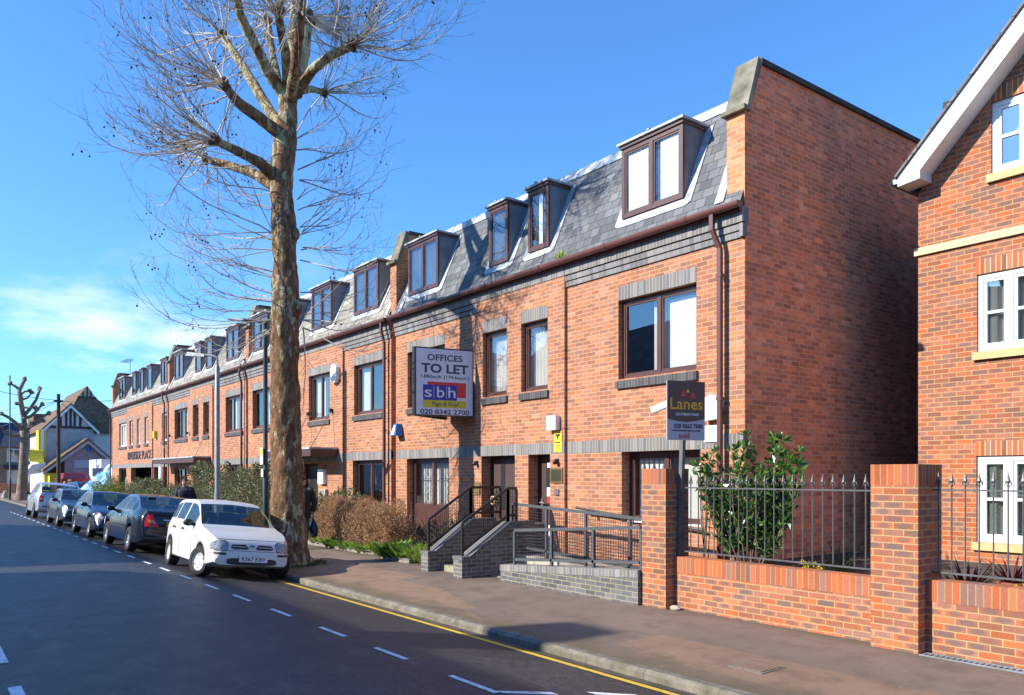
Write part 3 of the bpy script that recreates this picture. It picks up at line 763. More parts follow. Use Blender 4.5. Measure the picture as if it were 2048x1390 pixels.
offC = office('third office along with canopy door and three-light windows', -29.98, -41.2,
    [(-34.0, -29.98, 0), (-37.3, -34.0, 1), (-41.2, -37.3, 0)],
    [(-32.44, -30.3, 3, [(.05, .45, CU), (.6, .9, CU)]), (-35.31, -34.45, 1, [(.1, .9, CU)]), (-36.9, -35.98, 1, [(.1, .9, CU)]), (-40.2, -37.95, 3, [(.4, .9, CU)])],
    [(-32.4, -30.3, .9, 2.26), (-36.9, -34.5, .5, 2.2), (-40.2, -38.0, -.05, 2.2)],
    [(-32.5, -31.0, 2), (-35.3, -34.4, 1), (-36.9, -36.0, 1), (-40.4, -38.9, 2)], 'slate_pale', [(-30.15, -.03)])
offD = office('farthest office with dark garage opening and metal letters on the brick', -41.45, -55.1,
    [(-44.4, -41.45, 0), (-50.4, -44.4, 1), (-55.1, -50.4, 0)],
    [(-42.6, -41.65, 1, [(.1, .9, CU)]), (-46.1, -45.2, 1, [(.1, .9, CU)]), (-47.9, -47.1, 1, [(.1, .9, CU)]), (-49.8, -48.9, 1), (-52.97, -50.86, 3, [(.0, .95, CU)])],
    [(-42.5, -41.6, -.05, 2.26), (-44.3, -43.0, -.05, 2.26), (-49.4, -44.5, -.05, 2.26), (-53.0, -50.9, .1, 2.26)],
    [(-43.07, -41.8, 2), (-45.97, -45.0, 1), (-47.7, -46.9, 1), (-49.6, -48.7, 1), (-53.2, -51.6, 2)], 'slate_pale', [(-41.65, .0), (-54.95, 0)], 'white_paint')
gable_end(offA, -7.83, -7.5)
for b, xx in ((offB, -18.62), (offC, -29.98), (offD, -41.45)):
    MB().box(xx - .02, xx + .28, 10.24, 10.3, -.12, 5.9).build('joint_wall', 'facade_brick', b)
    gable_end(b, xx - .06, xx + .27, mat='facade_brick', front=False)
gable_end(offD, -55.1, -54.78, mat='facade_brick', front=False)
MB().face([(-55.1, 10.3, -.1), (-55.1, 22, -.1), (-55.1, 22, 8.2), (-55.1, 10.3, 8.2)]).build('side_wall', 'facade_brick', offD)
# blue corner bricks showing on the side wall edge
for y0_, y1_, z0_, z1_ in ((10.0, 10.085, 2.262, 2.487), (9.99, 10.10, 5.455, 5.655), (9.98, 10.14, 5.675, 5.9)): MB().box(-7.55, -7.49, y0_, y1_, z0_, z1_).build('corner_brick', 'blue_course', offA)

def door(b, x0, x1, z0, z1, y, mat='brown_door', handle='lever', slit=(.3, .42), pane_z=(.55, .95), name='door'):
    d = MB().box(x0 + .06, x1 - .06, y + .02, y + .07, z0 + .01, z1 - .06)
    o = d.build(name, mat, b)
    MB().box(x0 + .002, x0 + .06, y, y + .09, z0, z1 - .002).box(x1 - .06, x1 - .002, y, y + .09, z0, z1 - .002).box(x0 + .06, x1 - .06, y, y + .09, z1 - .06, z1 - .002).build('frame', 'trim_black', o)
    w = x1 - x0; h = z1 - z0
    MB().box(x0 + w * slit[0], x0 + w * slit[1], y + .012, y + .019, z0 + h * pane_z[0], z0 + h * pane_z[1]).build('pane', 'board_black', o)
    if handle == 'lever':
        MB().box(x0 + .10, x0 + .16, y - .0, y + .018, z0 + h * .46, z0 + h * .54).tube([(x0 + .13, y + .01, z0 + h * .5), (x0 + .13, y - .05, z0 + h * .5), (x0 + .27, y - .055, z0 + h * .495)], .016, 6).build('handle', 'steel', o)
    else:
        pts = [(x0 + .16 + .0 * t, y - .06, z0 + h * .42) for t in (0,)]
        arc = [(x0 + .17 + .07 * sin(a), y - .06, z0 + h * .50 + .085 * cos(a)) for a in [-pi * .95 + 2 * pi * .8 * i / 14 for i in range(15)]]
        MB().tube([(arc[0][0], y + .02, arc[0][2])] + arc + [(arc[-1][0], y + .02, arc[-1][2])], .02, 8).build('handle', 'cream_stone', o)
    return o
d1 = door(offA, -14.39, -13.17, .33, 2.25, 10.25, handle='hoop', slit=(.30, .42), pane_z=(.40, .93))
MB().box(-14.26, -14.20, 10.255, 10.268, 1.45, 1.53).box(-14.26, -14.20, 10.255, 10.268, 1.05, 1.13).build('lock_plate', 'steel', d1)
d2 = door(offA, -12.72, -12.03, .33, 2.25, 10.25, slit=(.36, .62), pane_z=(.47, .93))
MB().box(-12.43, -12.31, 10.258, 10.261, 2.0, 2.1).box(-12.44, -12.30, 10.258, 10.261, 1.42, 1.6).box(-12.42, -12.31, 10.262, 10.268, .62, .84).build('notice', 'sign_white', d2)
MB().box(-12.44, -12.30, 10.258, 10.261, 1.28, 1.41).build('notice', 'sign_red', d2)
gw = frame_window(offA, -17.79, -15.8, .32, 2.25, 10.24, 2, panel=.70, fw=.085)
MB().prism([(-17.7, 10.45), (-15.9, 10.45), (-15.9, 10.46), (-17.7, 10.46)], 'z', 1.1, 2.2).build('curtain', 'curtain', gw)
def grille(par, x0, x1, z0, z1, y, n):
    g = MB(); s = (x1 - x0) / n
    for i in range(n + 1): g.box(x0 + i * s - .006, x0 + i * s + .006, y, y + .012, z0, z1)
    for z in (z0 + .03, z1 - .03, z0 + (z1 - z0) * .62): g.box(x0, x1, y - .004, y + .016, z - .008, z + .008)
    for i in range(1, n, 2):
        cx = x0 + i * s
        for (cz, r, sg) in ((z0 + (z1 - z0) * .78, .05, 1), (z0 + (z1 - z0) * .40, .055, -1), (z0 + (z1 - z0) * .18, .05, 1)):
            for dr_ in (-1, 1):
                g.tube([(cx + dr_ * (r * (1 - .07 * k) * sin(k * .55) * .9), y + .006, cz + sg * (.10 - k * .035) + r * .6 * cos(k * .55)) for k in range(9)], .006, 4)
    g.build('security_grille', 'iron_grey', par)
grille(gw, -17.65, -16.88, 1.12, 2.15, 10.36, 6); grille(gw, -16.72, -15.92, 1.12, 2.15, 10.36, 6)
gw2 = frame_window(offA, -10.12, -8.35, 1.02, 2.25, 10.26, 2, fw=.08)
MB().box(-10.0, -9.35, 10.40, 10.41, 1.05, 2.2).build('blind', 'blind', gw2)
MB().box(-9.1, -8.45, 10.42, 10.43, 1.05, 2.2).build('blind', 'curtain', gw2)
MB().box(-10.11, -8.36, 10.16, 10.26, 1.0, 1.04).build('sill', 'white_upvc', gw2)
grille(gw2, -10.0, -9.3, 1.1, 2.15, 10.38, 6)
frame_window(offB, -20.9, -19.1, .4, 2.25, 10.2, 2, panel=.0)
door(offB, -24.6, -23.2, -.05, 2.19, 10.2, slit=(.2, .8), pane_z=(.3, .9))
frame_window(offB, -26.8, -25.2, .9, 2.25, 10.2, 2); frame_window(offB, -29.2, -27.5, .9, 2.25, 10.2, 2)
frame_window(offC, -32.4, -30.3, .9, 2.25, 10.2, 3); frame_window(offC, -36.9, -34.5, .5, 2.19, 10.2, 3)
frame_window(offC, -40.2, -38.0, -.05, 2.19, 10.15, 3, panel=.5)
frame_window(offD, -53.0, -50.9, .1, 2.25, 10.2, 1, mat='trim_black')
MB().lathe([(.16, -.1), (.16, 2.26)], (-42.75, 10.1, 0), n=14).build('column', 'white_paint', offD, smooth=True)
def canopy(b, x0, x1, y0, zt):
    c = MB().box(x0, x1, y0, 9.99, zt - .22, zt - .02).build('canopy', 'brown_frame', b)
    MB().box(x0 - .02, x1 + .02, y0 - .03, 9.99, zt - .018, zt + .035).build('canopy_top', 'lead', c)
    for x in (x0 + .4, (x0 + x1) / 2, x1 - .4):
        MB().tube([(x, y0 + .15, zt), (x, 9.98, zt + 1.15)], .012, 5).box(x - .05, x + .05, 9.90, 10.0, zt + 1.1, zt + 1.2).build('tie_rod', 'trim_black', c)
canopy(offB, -25.9, -21.75, 9.15, 2.62); canopy(offC, -41.1, -34.2, 9.3, 2.6)
text('letters', 'RIVERSIDE PLACE', .62, (-47.35, 9.985, 2.92), (1, 0, 0), (0, 0, 1), 'sign_ink', offD, width=5.6, bold=.01, depth=.012)

# ------------------------------------------------------------------ things fixed to the terrace
def fixed(name, label, cat, mb, mat, group=None, bevel=0., smooth=False):
    o = mb.build(name, mat, bevel=bevel, smooth=smooth); return tag(o, label, cat, group)
# V-shaped letting board
tl = thing('letting_board', 'large white offices to let board standing out from the brick wall', 'sign', (-14.8, 9.4, 3.2))
A0, A1 = Vector((-14.93, 8.63, 0)), Vector((-14.66, 9.97, 0))
B1 = Vector((-15.75, 9.97, 0))
ux = (A1 - A0).normalized(); un = Vector((ux.y, -ux.x, 0)); W = (A1 - A0).length; ZB, ZT = 3.13, 4.62
def slab(p, q, z0, z1, t, nrm):
    a, b = Vector(p), Vector(q); k = nrm * t
    return [(a.x, a.y, z0), (b.x, b.y, z0), (b.x + k.x, b.y + k.y, z0), (a.x + k.x, a.y + k.y, z0), (a.x, a.y, z1), (b.x, b.y, z1), (b.x + k.x, b.y + k.y, z1), (a.x + k.x, a.y + k.y, z1)]
MB().hexa(slab(A0, A1, ZB, ZT, -.05, un)).build('panel', 'board_black', tl)
MB().hexa(slab(A0 + ux * .035, A1 - ux * .02, ZB + .03, ZT - .03, .004, un)).build('panel', 'board_white', tl)
u2 = (B1 - A0).normalized(); n2 = Vector((-u2.y, u2.x, 0))
MB().hexa(slab(A0 - un * .05, B1, ZB, ZT, .04, n2)).build('panel', 'board_black', tl)
MB().tube([(-15.0, 9.7, ZB + .2), (-15.0, 10.0, ZB + .2)], .02, 6).build('bracket', 'board_black', tl)
def on(u, v, off=.006): return A0 + ux * (W * u) + un * off + Vector((0, 0, ZB + (ZT - ZB) * v))
def patch(u0, u1, v0, v1, mat, off, name='logo'):
    MB().face([on(u0, v0, off), on(u1, v0, off), on(u1, v1, off), on(u0, v1, off)]).build(name, mat, tl)
text('lettering', 'OFFICES', .19, on(.51, .85), ux, (0, 0, 1), 'sign_navy', tl, width=W * .60, bold=.022)
text('lettering', 'TO LET', .27, on(.51, .69), ux, (0, 0, 1), 'sign_navy', tl, width=W * .80, bold=.03)
text('lettering', '1,880sq.ft. (174.6sq.m.)', .095, on(.51, .575), ux, (0, 0, 1), 'sign_navy', tl, width=W * .82, bold=.012)
patch(.215, .87, .28, .50, 'sign_red', .006); patch(.14, .71, .235, .455, 'sign_blue', .009)
patch(.14, .87, .125, .235, 'sign_yellow', .006)
patch(.315, .322, .26, .44, 'board_white', .012); patch(.53, .537, .26, .44, 'board_white', .012)
for ch, u in (('s', .225), ('b', .43), ('h', .625)):
    text('lettering', ch, .34, on(u, .345, .011), ux, (0, 0, 1), 'board_white', tl, width=W * .125, bold=.006)
text('lettering', 'Page & Read', .13, on(.51, .18, .008), ux, (0, 0, 1), 'sign_navy', tl, width=W * .46, shear=.25)
text('lettering', '020 8342 2700', .15, on(.51, .06), ux, (0, 0, 1), 'sign_navy', tl, width=W * .83, bold=.018)

al = thing('alarm_box', 'blue wedge shaped alarm box beside the brown downpipe', 'alarm box', (-18.1, 9.95, 3.0))
MB().hexa([(-18.26, 9.82, 2.86), (-17.96, 9.82, 2.86), (-17.96, 10.05, 2.86), (-18.26, 10.05, 2.86), (-18.18, 9.9, 3.16), (-18.04, 9.9, 3.16), (-18.04, 10.05, 3.16), (-18.18, 10.05, 3.16)]).build('case', 'alarm_blue', al, bevel=.01)
MB().hexa([(-18.20, 9.812, 2.88), (-18.03, 9.812, 2.88), (-18.03, 9.818, 2.88), (-18.20, 9.818, 2.88), (-18.15, 9.886, 3.12), (-18.08, 9.886, 3.12), (-18.08, 9.892, 3.12), (-18.15, 9.892, 3.12)]).build('label', 'sign_white', al)
fixed('alarm_box', 'square white alarm box above the yellow notice by the doors', 'alarm box', MB().box(-12.0, -11.73, 9.88, 10.0, 2.72, 3.0), 'white_paint', bevel=.015)
fixed('alarm_box', 'white pentagonal alarm box next to the brown downpipe at the near end', 'alarm box', MB().prism([(-8.28, 3.0), (-8.05, 3.11), (-7.88, 3.0), (-7.93, 2.72), (-8.2, 2.70)], 'y', 9.93, 10.06), 'white_paint', bevel=.012)
fixed('alarm_box', 'round-topped white alarm box between two upper windows behind the plane tree', 'alarm box', MB().prism([(-21.92, 4.62), (-21.75, 4.55), (-21.62, 4.68), (-21.62, 5.0), (-21.72, 5.1), (-21.9, 5.1), (-21.98, 5.0), (-21.98, 4.7)], 'y', 9.87, 10.0), 'white_paint', bevel=.02)
fixed('junction_box', 'flat white box mounted behind the brown estate agent board', 'junction box', MB().box(-8.62, -8.33, 9.93, 10.06, 2.72, 3.11), 'white_paint', bevel=.01)
fixed('wall_plate', 'white square plate on the blue brick band beside the downpipe', 'sign', MB().box(-8.26, -7.95, 10.03, 10.05, 2.37, 2.63), 'white_paint')
cc = thing('security_camera', 'white bullet security camera reaching out over the ramp', 'camera', (-8.9, 9.9, 2.9))
a, bq = Vector((-8.92, 9.55, 2.89)), Vector((-8.50, 9.75, 3.06))
MB().tube([a, bq], [.07, .07], 4).build('housing', 'white_paint', cc)
MB().tube([bq - Vector((.1, .03, .03)), (-8.46, 9.9, 2.95), (-8.45, 10.06, 2.93)], .025, 8).build('bracket', 'white_paint', cc)
fixed('alarm_box', 'small yellow alarm box on the far end of the terrace', 'alarm box', MB().box(-43.85, -43.55, 9.9, 10.06, 3.75, 4.1), 'yellow_paint', bevel=.03)
cn = thing('warning_notice', 'tall yellow camera warning notice by the right hand door', 'sign', (-11.75, 9.99, 2.4))
MB().box(-11.89, -11.66, 9.983, 9.993, 2.29, 2.70).build('panel', 'yellow_paint', cn)
MB().box(-11.84, -11.71, 9.979, 9.983, 2.6, 2.64).box(-11.8, -11.76, 9.979, 9.983, 2.55, 2.6).box(-11.85, -11.70, 9.979, 9.983, 2.47, 2.49).box(-11.83, -11.72, 9.979, 9.983, 2.42, 2.43).box(-11.83, -11.72, 9.979, 9.983, 2.37, 2.38).build('print', 'sign_ink', cn)
pq = thing('name_plaque', 'dark plaque in a brass frame beside the right hand door', 'plaque', (-11.8, 9.99, 1.8))
MB().box(-12.0, -11.64, 9.975, 9.999, 1.70, 1.99).build('frame', 'brass', pq); MB().box(-11.97, -11.67, 9.97, 9.975, 1.73, 1.96).build('panel', 'plaque_dark', pq)
fixed('name_plaque', 'plain tarnished plaque left of the left hand door', 'plaque', MB().box(-14.62, -14.42, 9.975, 9.999, 1.42, 1.69), 'brass')
fixed('entry_phone', 'small steel entry phone under the framed plaque', 'entry phone', MB().box(-11.87, -11.76, 9.965, 9.999, 1.46, 1.58), 'steel', bevel=.005)
for xx, lab in ((-14.55, 'black globe wall lamp by the left hand door'), (-11.8, 'black globe wall lamp above the framed plaque')):
    w = thing('wall_lamp', lab, 'lamp', (xx, 9.99, 2.12), group='wall lamps by the doors')
    MB().ball((xx, 9.93, 2.10), .05, 10, 8).build('globe', 'board_black', w, smooth=True); MB().box(xx - .03, xx + .03, 9.96, 10.0, 2.07, 2.17).build('bracket', 'board_black', w)
fixed('meter_box', 'white meter box beside the canopy door behind the tree', 'meter box', MB().box(-22.95, -22.55, 9.88, 10.0, 1.58, 2.02), 'white_paint', bevel=.01)
fixed('meter_box', 'grey utility cabinet under the white meter box', 'meter box', MB().box(-22.9, -22.45, 9.9, 10.0, 1.02, 1.42), 'concrete', bevel=.01)
ta = MB().tube([(-54.6, 11.0, 8.2), (-54.6, 11.0, 9.2)], .03, 5).tube([(-56.4, 11.0, 9.15), (-54.4, 11.0, 9.05)], .02, 4)
for i in range(8): ta.tube([(-56.3 + i * .24, 10.75, 9.14), (-56.3 + i * .24, 11.25, 9.14)], .012, 4)
fixed('television_aerial', 'television aerial on the far end of the terrace roof', 'aerial', ta, 'galv')
# weed growing from the gutter
wd = MB()
for i in range(60): leaf(wd, Vector((-11.55 + random.gauss(0, .07), 9.84 + random.gauss(0, .02), 5.95)), random.uniform(.08, .22), .16, Vector((random.gauss(0, .6), random.gauss(0, .3), 1)))
tag(wd.build('gutter_weed', 'leaf_strap'), 'tuft of weed growing out of the brown gutter', 'plant')

# ------------------------------------------------------------------ brick house on the right
hs = thing('brick_house', 'red brick house with white bargeboard gable and white windows', 'house', (-2.3, 13, 0))
HYW, HX0, HX1, HR = 12.98, -6.33, 1.73, -2.3
def gz(x): return 6.40 + 1.04 * (x - HX0) if x < HR else 6.40 + 1.04 * (HX1 - x)
hw = [(-5.44, -3.64, 3.72, 4.90), (-5.45, -3.64, .83, 2.14), (-5.24, -3.4, 6.37, 7.45), (-1.2, .6, 3.72, 4.9), (-1.2, .6, .83, 2.14), (-1.2, .6, 6.37, 7.45)]
m = MB(); xs = sorted({HX0, HX1, HR} | {h[0] for h in hw} | {h[1] for h in hw})
for a, b in zip(xs, xs[1:]):
    hh = sorted([h for h in hw if h[0] <= a and h[1] >= b], key=lambda h: h[2]); z = -.1
    for h in hh: m.face([(a, HYW, z), (b, HYW, z), (b, HYW, h[2]), (a, HYW, h[2])]); z = h[3]
    m.face([(a, HYW, z), (b, HYW, z), (b, HYW, gz(b)), (a, HYW, gz(a))])
for a, b, c, d in hw:
    m.face([(a, HYW, c), (a, HYW, d), (a, HYW + .12, d), (a, HYW + .12, c)]); m.face([(b, HYW, c), (b, HYW + .12, c), (b, HYW + .12, d), (b, HYW, d)])
    m.face([(a, HYW, d), (b, HYW, d), (b, HYW + .12, d), (a, HYW + .12, d)]); m.face([(a, HYW, c), (a, HYW + .12, c), (b, HYW + .12, c), (b, HYW, c)])
m.face([(HX0, HYW, -.1), (HX0, HYW, 6.4), (HX0, 24, 6.4), (HX0, 24, -.1)]); m.face([(HX1, HYW, -.1), (HX1, 24, -.1), (HX1, 24, 6.4), (HX1, HYW, 6.4)])
m.face([(HX0, 24, -.1), (HX1, 24, -.1), (HX1, 24, 6.4), (HR, 24, gz(HR)), (HX0, 24, 6.4)])
m.build('wall', 'house_brick', hs)
MB().box(HX0 + .1, HX1 - .1, 13.6, 13.7, 0, 8).build('interior', 'interior', hs)
for i, (a, b, c, d) in enumerate(hw):
    w = frame_window(hs, a, b, c, d, HYW + .03, 4, 'white_upvc', .075, 'frosted', bars=2, dep=.07)
    MB().box(a - .05, b + .05, HYW - .06, HYW + .03, c - .12, c - .002).build('sill', 'ochre_sill', w)
    MB().box(a - .02, b + .02, HYW - .003, HYW + .05, d + .003, d + .228).build('lintel', 'house_soldier', w)
    if c < 5:
        nc = MB(); kk = 46
        for q in range(kk):
            p0 = a + .06 + (b - a - .12) * q / kk; p1 = a + .06 + (b - a - .12) * (q + 1) / kk; f = lambda t: .13 + .035 * sin(t * 23) + .02 * sin(t * 57)
            nc.face([(p0, HYW + f(p0), c + .04), (p1, HYW + f(p1), c + .04), (p1, HYW + f(p1), d - .04), (p0, HYW + f(p0), d - .04)])
        nc.build('net_curtain', 'curtain', w)
    if c > 6: MB().box(a + .1, b - .1, HYW + .3, HYW + .31, c + .6, d - .03).build('blind', 'blind', w)
MB().box(HX0 - .045, HX1 + .045, HYW - .045, HYW - .002, 5.38, 5.5).box(HX0 - .045, HX0 - .002, HYW - .002, 24, 5.38, 5.5).build('string_course', 'cream_stone', hs)
sl_ = 1.04
def slope_prism(name, off0, off1, y0, y1, mat, par, xa=-6.50):
    """band following both gable slopes, between two heights above the slope line"""
    q = MB()
    for sgn in (1, -1):
        def X(x): return x if sgn == 1 else 2 * HR - x
        zl = 6.62 + sl_ * (xa + 6.47); zr = 6.62 + sl_ * (HR + 6.47)
        q.prism([(X(xa), zl + off0), (X(HR), zr + off0), (X(HR), zr + off1), (X(xa), zl + off1)][::sgn], 'y', y0, y1)
    return q.build(name, mat, par)
rf = slope_prism('roof', .0, .05, 12.56, 24.2, 'concrete_tiles', hs)
slope_prism('bargeboard', -.36, -.004, 12.60, 12.64, 'white_upvc', hs, -6.12)
slope_prism('soffit', -.36, -.33, 12.64, HYW - .002, 'white_paint', hs, -6.12)
MB().prism([(-6.47, 6.46), (-6.12, 6.50), (-6.12, 6.975), (-6.47, 6.612)], 'y', 12.60, HYW).build('eaves_box', 'white_upvc', hs)
MB().box(-6.60, -6.48, 12.62, 24, 6.52, 6.60).build('gutter', 'galv', hs)

# ------------------------------------------------------------------ front boundary wall
def pillar(label, x0, x1, y0, y1, zt):
    p = thing('brick_pillar', label, 'pillar', ((x0 + x1) / 2, (y0 + y1) / 2, -.05), group='boundary wall pillars')
    MB().box(x0, x1, y0, y1, -.12, zt - .226).build('shaft', 'pillar_brick', p)
    c = MB(); c.box(x0 - .001, x1 + .001, y0 - .001, y1 + .001, zt - .2255, zt); c.build('brick_cap', 'pillar_soldier', p)
pillar('left brick gate pillar next to the ramp and the estate agent post', -8.09, -7.63, 8.45, 8.93, 1.94)
pillar('right brick gate pillar standing in front of the passage', -4.64, -4.12, 8.45, 8.97, 1.965)
def low_wall(label, x0, x1, zt):
    p = thing('boundary_wall', label, 'wall', ((x0 + x1) / 2, 8.7, -.05))
    MB().box(x0, x1, 8.62, 8.84, -.12, zt - .226).build('brickwork', 'pillar_brick', p)
    MB().box(x0, x1, 8.615, 8.845, zt - .2255, zt).build('brick_coping', 'pillar_soldier', p)
low_wall('low brick wall between the two pillars', -7.628, -4.642, .70)
low_wall('low brick wall at the right edge above the drain channel', -4.118, 3.0, .74)
def railing(label, x0, x1, y, z0, z1, n):
    r = thing('iron_railing', label, 'railing', ((x0 + x1) / 2, y, z0))
    MB().box(x0, x1, y - .008, y + .008, z0 + .005, z0 + .024).build('bottom_rail', 'iron_grey', r)
    MB().box(x0, x1, y - .006, y + .006, z1 - .018, z1).build('top_rail', 'iron_grey', r)
    for i in range(n):
        x = x0 + (i + .5) * (x1 - x0) / n
        b = MB(); b.tube([(x, y, z0 + .03), (x, y, z1 + .05)], .0085, 6)
        b.lathe([(.008, z1 + .03), (.018, z1 + .045), (.008, z1 + .06), (.024, z1 + .09), (.018, z1 + .11), (.001, z1 + .185)], (x, y, 0), n=6)
        for s in (-1, 1): b.tube([(x, y, z1 + .09), (x + s * .025, y, z1 + .075), (x + s * .032, y, z1 + .045)], [.008, .008, .004], 5)
        b.build('bar', 'iron_grey', r)
railing('black spear topped railing on the wall between the two pillars', -7.62, -4.65, 8.73, .76, 1.68, 22)
railing('black spear topped railing at the right edge in front of the house', -4.11, -.6, 8.73, .80, 1.70, 26)
struct('garden_soil', MB().box(-7.5, 3, 8.842, 12.97, -.1, .52), 'soil', 'raised garden bed behind the boundary wall', 'ground')
fixed('stone', 'loose pale stone lying at the foot of the left pillar', 'stone', MB().ball((-7.52, 8.52, -.01), .07, 8, 6, (1.3, .8, .6)), 'concrete', smooth=True)

# ------------------------------------------------------------------ steps and ramp
st = thing('entrance_steps', 'concrete steps between blue brick wing walls up to the doors', 'steps', (-12.6, 8.8, -.05))
for i in range(3): MB().box(-13.40, -12.44, 8.36 + i * .30, 9.6, -.1, .085 + i * .125).build('step', 'mossy_step', st, bevel=.012)
def wing(x0, x1, y0):
    prof = [(y0, -.1), (10.0, -.1), (10.0, .90), (9.12, .90), (y0 + .18, .30), (y0, .30)]
    w = MB().prism(prof, 'x', x0, x1).build('wing_wall', 'blue_brick', st)
    c = MB(); t = .012
    c.hexa([(x0 - t, y0 + .17, .302), (x1 + t, y0 + .17, .302), (x1 + t, 9.12, .902), (x0 - t, 9.12, .902), (x0 - t, y0 + .17, .36), (x1 + t, y0 + .17, .36), (x1 + t, 9.10, .955), (x0 - t, 9.10, .955)])
    c.box(x0 - t, x1 + t, y0 - t, y0 + .17, .302, .36); c.box(x0 - t, x1 + t, 9.12, 9.7, .902, .957); c.build('coping', 'blue_coping', w)
wing(-13.69, -13.42, 8.06); wing(-12.42, -12.13, 8.0)
lnd = MB().box(-14.6, -11.6, 9.25, 10.2, -.1, .325).build('landing', 'concrete', st)
rp = thing('access_ramp', 'switchback concrete ramp edged by a low blue brick wall', 'ramp', (-10, 8.9, -.05))
MB().hexa([(-12.1, 8.62, -.12), (-8.1, 8.62, -.12), (-8.1, 9.25, -.12), (-12.1, 9.25, -.12), (-12.1, 8.62, -.03), (-8.1, 8.62, .16), (-8.1, 9.25, .16), (-12.1, 9.25, -.03)]).build('ramp_surface', 'concrete', rp)
MB().hexa([(-11.6, 9.26, -.12), (-7.55, 9.26, -.12), (-7.55, 10.0, -.12), (-11.6, 10.0, -.12), (-11.6, 9.26, .32), (-7.55, 9.26, .16), (-7.55, 10.0, .16), (-11.6, 10.0, .32)]).build('ramp_surface', 'concrete', rp)
w = MB().hexa([(-11.46, 8.38, -.12), (-8.1, 8.38, -.12), (-8.1, 8.61, -.12), (-11.46, 8.61, -.12), (-11.46, 8.38, .14), (-8.1, 8.38, .36), (-8.1, 8.61, .36), (-11.46, 8.61, .14)]).build('edge_wall', 'blue_brick', rp)
MB().hexa([(-11.47, 8.372, .142), (-8.1, 8.372, .362), (-8.1, 8.618, .362), (-11.47, 8.618, .142), (-11.47, 8.372, .255), (-8.1, 8.372, .475), (-8.1, 8.618, .475), (-11.47, 8.618, .255)]).build('coping', 'blue_soldier', w)
def mesh_rail(label, pts, zb, zt, mat, group=None, posts=None, wires=.055, name='ramp_railing', top=True):
    """square-section handrail with mesh panels along a broken line; pts are (x,y,floor z)"""
    r = thing(name, label, 'railing', pts[0], group=group)
    P = [Vector(p) for p in pts]; tr = MB(); br = MB(); wi = MB(); bolts = MB()
    for a, b in zip(P, P[1:]):
        L = (b - a).length; d = (b - a) / L; u = Vector((0, 0, 1)); s = d.cross(u).normalized() * .022
        for (mbx, z, h) in ((tr, zt, .05), (br, zb, .045)):
            q = [a + s + u * z, b + s + u * z, b - s + u * z, a - s + u * z]; mbx.hexa([*q, *[k + u * h for k in q]])
        n = max(1, round((b - a).xy.length / .95))
        for i in range(n + 1):
            c = a + (b - a) * i / n; e = d.xy.normalized().to_3d() * .022
            q = [c - e - s, c + e - s, c + e + s, c - e + s]
            MB().hexa([k + u * -.02 for k in q] + [k + u * (zt + .005) for k in q]).build('post', mat, r)
            for z in (zb + .1, (zb + zt) / 2, zt - .06): bolts.ball(c - s * 1.1 + u * z + e * 1.6, .012, 6, 4)
            if i < n:
                for t in (.25, .5, .75):
                    for z in (zb + .02, zt + .02): bolts.ball(c + (b - a) * t / n - s * 1.05 + u * z, .011, 6, 4)
        k = int(L / wires)
        for i in range(1, k): c = a + d * (i * wires); wi.tube([c + u * (zb + .03), c + u * zt], .0042, 3, False)
        k = int((zt - zb) / wires)
        for i in range(1, k): wi.tube([a + u * (zb + i * wires), b + u * (zb + i * wires)], .0042, 3, False)
    tr.build('top_rail', mat, r); br.build('bottom_rail', mat, r); wi.build('mesh_panel', mat, r); bolts.build('bolts', 'steel', r)
mesh_rail('grey mesh railing along the front of the ramp above the blue brick wall', [(-11.2, 8.5, .25), (-8.15, 8.5, .46)], .09, .60, 'rail_grey')
mesh_rail('grey mesh railing falling along the middle of the ramp', [(-12.35, 9.3, .35), (-8.1, 9.3, .17)], .12, .92, 'rail_grey')
mesh_rail('black stair railing on the left wing wall', [(-13.55, 8.15, .33), (-13.55, 9.15, .95), (-13.55, 9.9, .95)], .10, .62, 'black_metal')
mesh_rail('black stair railing on the right wing wall', [(-12.27, 8.1, .33), (-12.27, 9.15, .95), (-12.27, 9.35, .95)], .10, .62, 'black_metal')
hr = thing('wall_handrail', 'black handrail fixed to the brick wall above the ramp', 'handrail', (-10, 9.95, 1.1))
MB().tube([(-11.15, 9.9, 1.24), (-8.2, 9.95, .98)], .022, 8).build('rail', 'black_metal', hr, smooth=True)
for x, z in ((-10.75, 1.2), (-9.7, 1.11), (-8.7, 1.02)): MB().tube([(x, 9.91, z - .01), (x, 9.93, z - .1), (x, 10.06, z - .1)], .014, 6).build('bracket', 'black_metal', hr)

# ------------------------------------------------------------------ estate agent board
eb = thing('agent_board', 'brown and grey sold board on a post tied beside the left pillar', 'sign', (-7.6, 8.70, .7))
MB().hexa([(-7.63, 8.66, .70), (-7.57, 8.66, .70), (-7.57, 8.72, .70), (-7.63, 8.72, .70), (-7.56, 8.70, 3.15), (-7.50, 8.70, 3.15), (-7.50, 8.76, 3.15), (-7.56, 8.76, 3.15)]).build('post', 'post_grey', eb)
E0, E1 = Vector((-7.56, 8.40, 0)), Vector((-7.40, 9.01, 0)); eu = (E1 - E0).normalized(); en = Vector((eu.y, -eu.x, 0)); EW = (E1 - E0).length
EZ0, EZ1 = 2.34, 3.17
MB().hexa(slab(E0, E1, EZ0, EZ1, -.015, en)).build('board', 'sign_grey', eb)
def eo(u, v, off=.003): return E0 + eu * (EW * u) + en * off + Vector((0, 0, EZ0 + (EZ1 - EZ0) * v))
mbp = MB(); N = 12
for i in range(N):
    u0, u1 = i / N, (i + 1) / N; c = lambda u: .36 - .05 * sin(pi * min(1, u * 1.05))
    mbp.face([eo(u0, c(u0)), eo(u1, c(u1)), eo(u1, 1), eo(u0, 1)])
mbp.build('panel', 'sign_brown', eb)
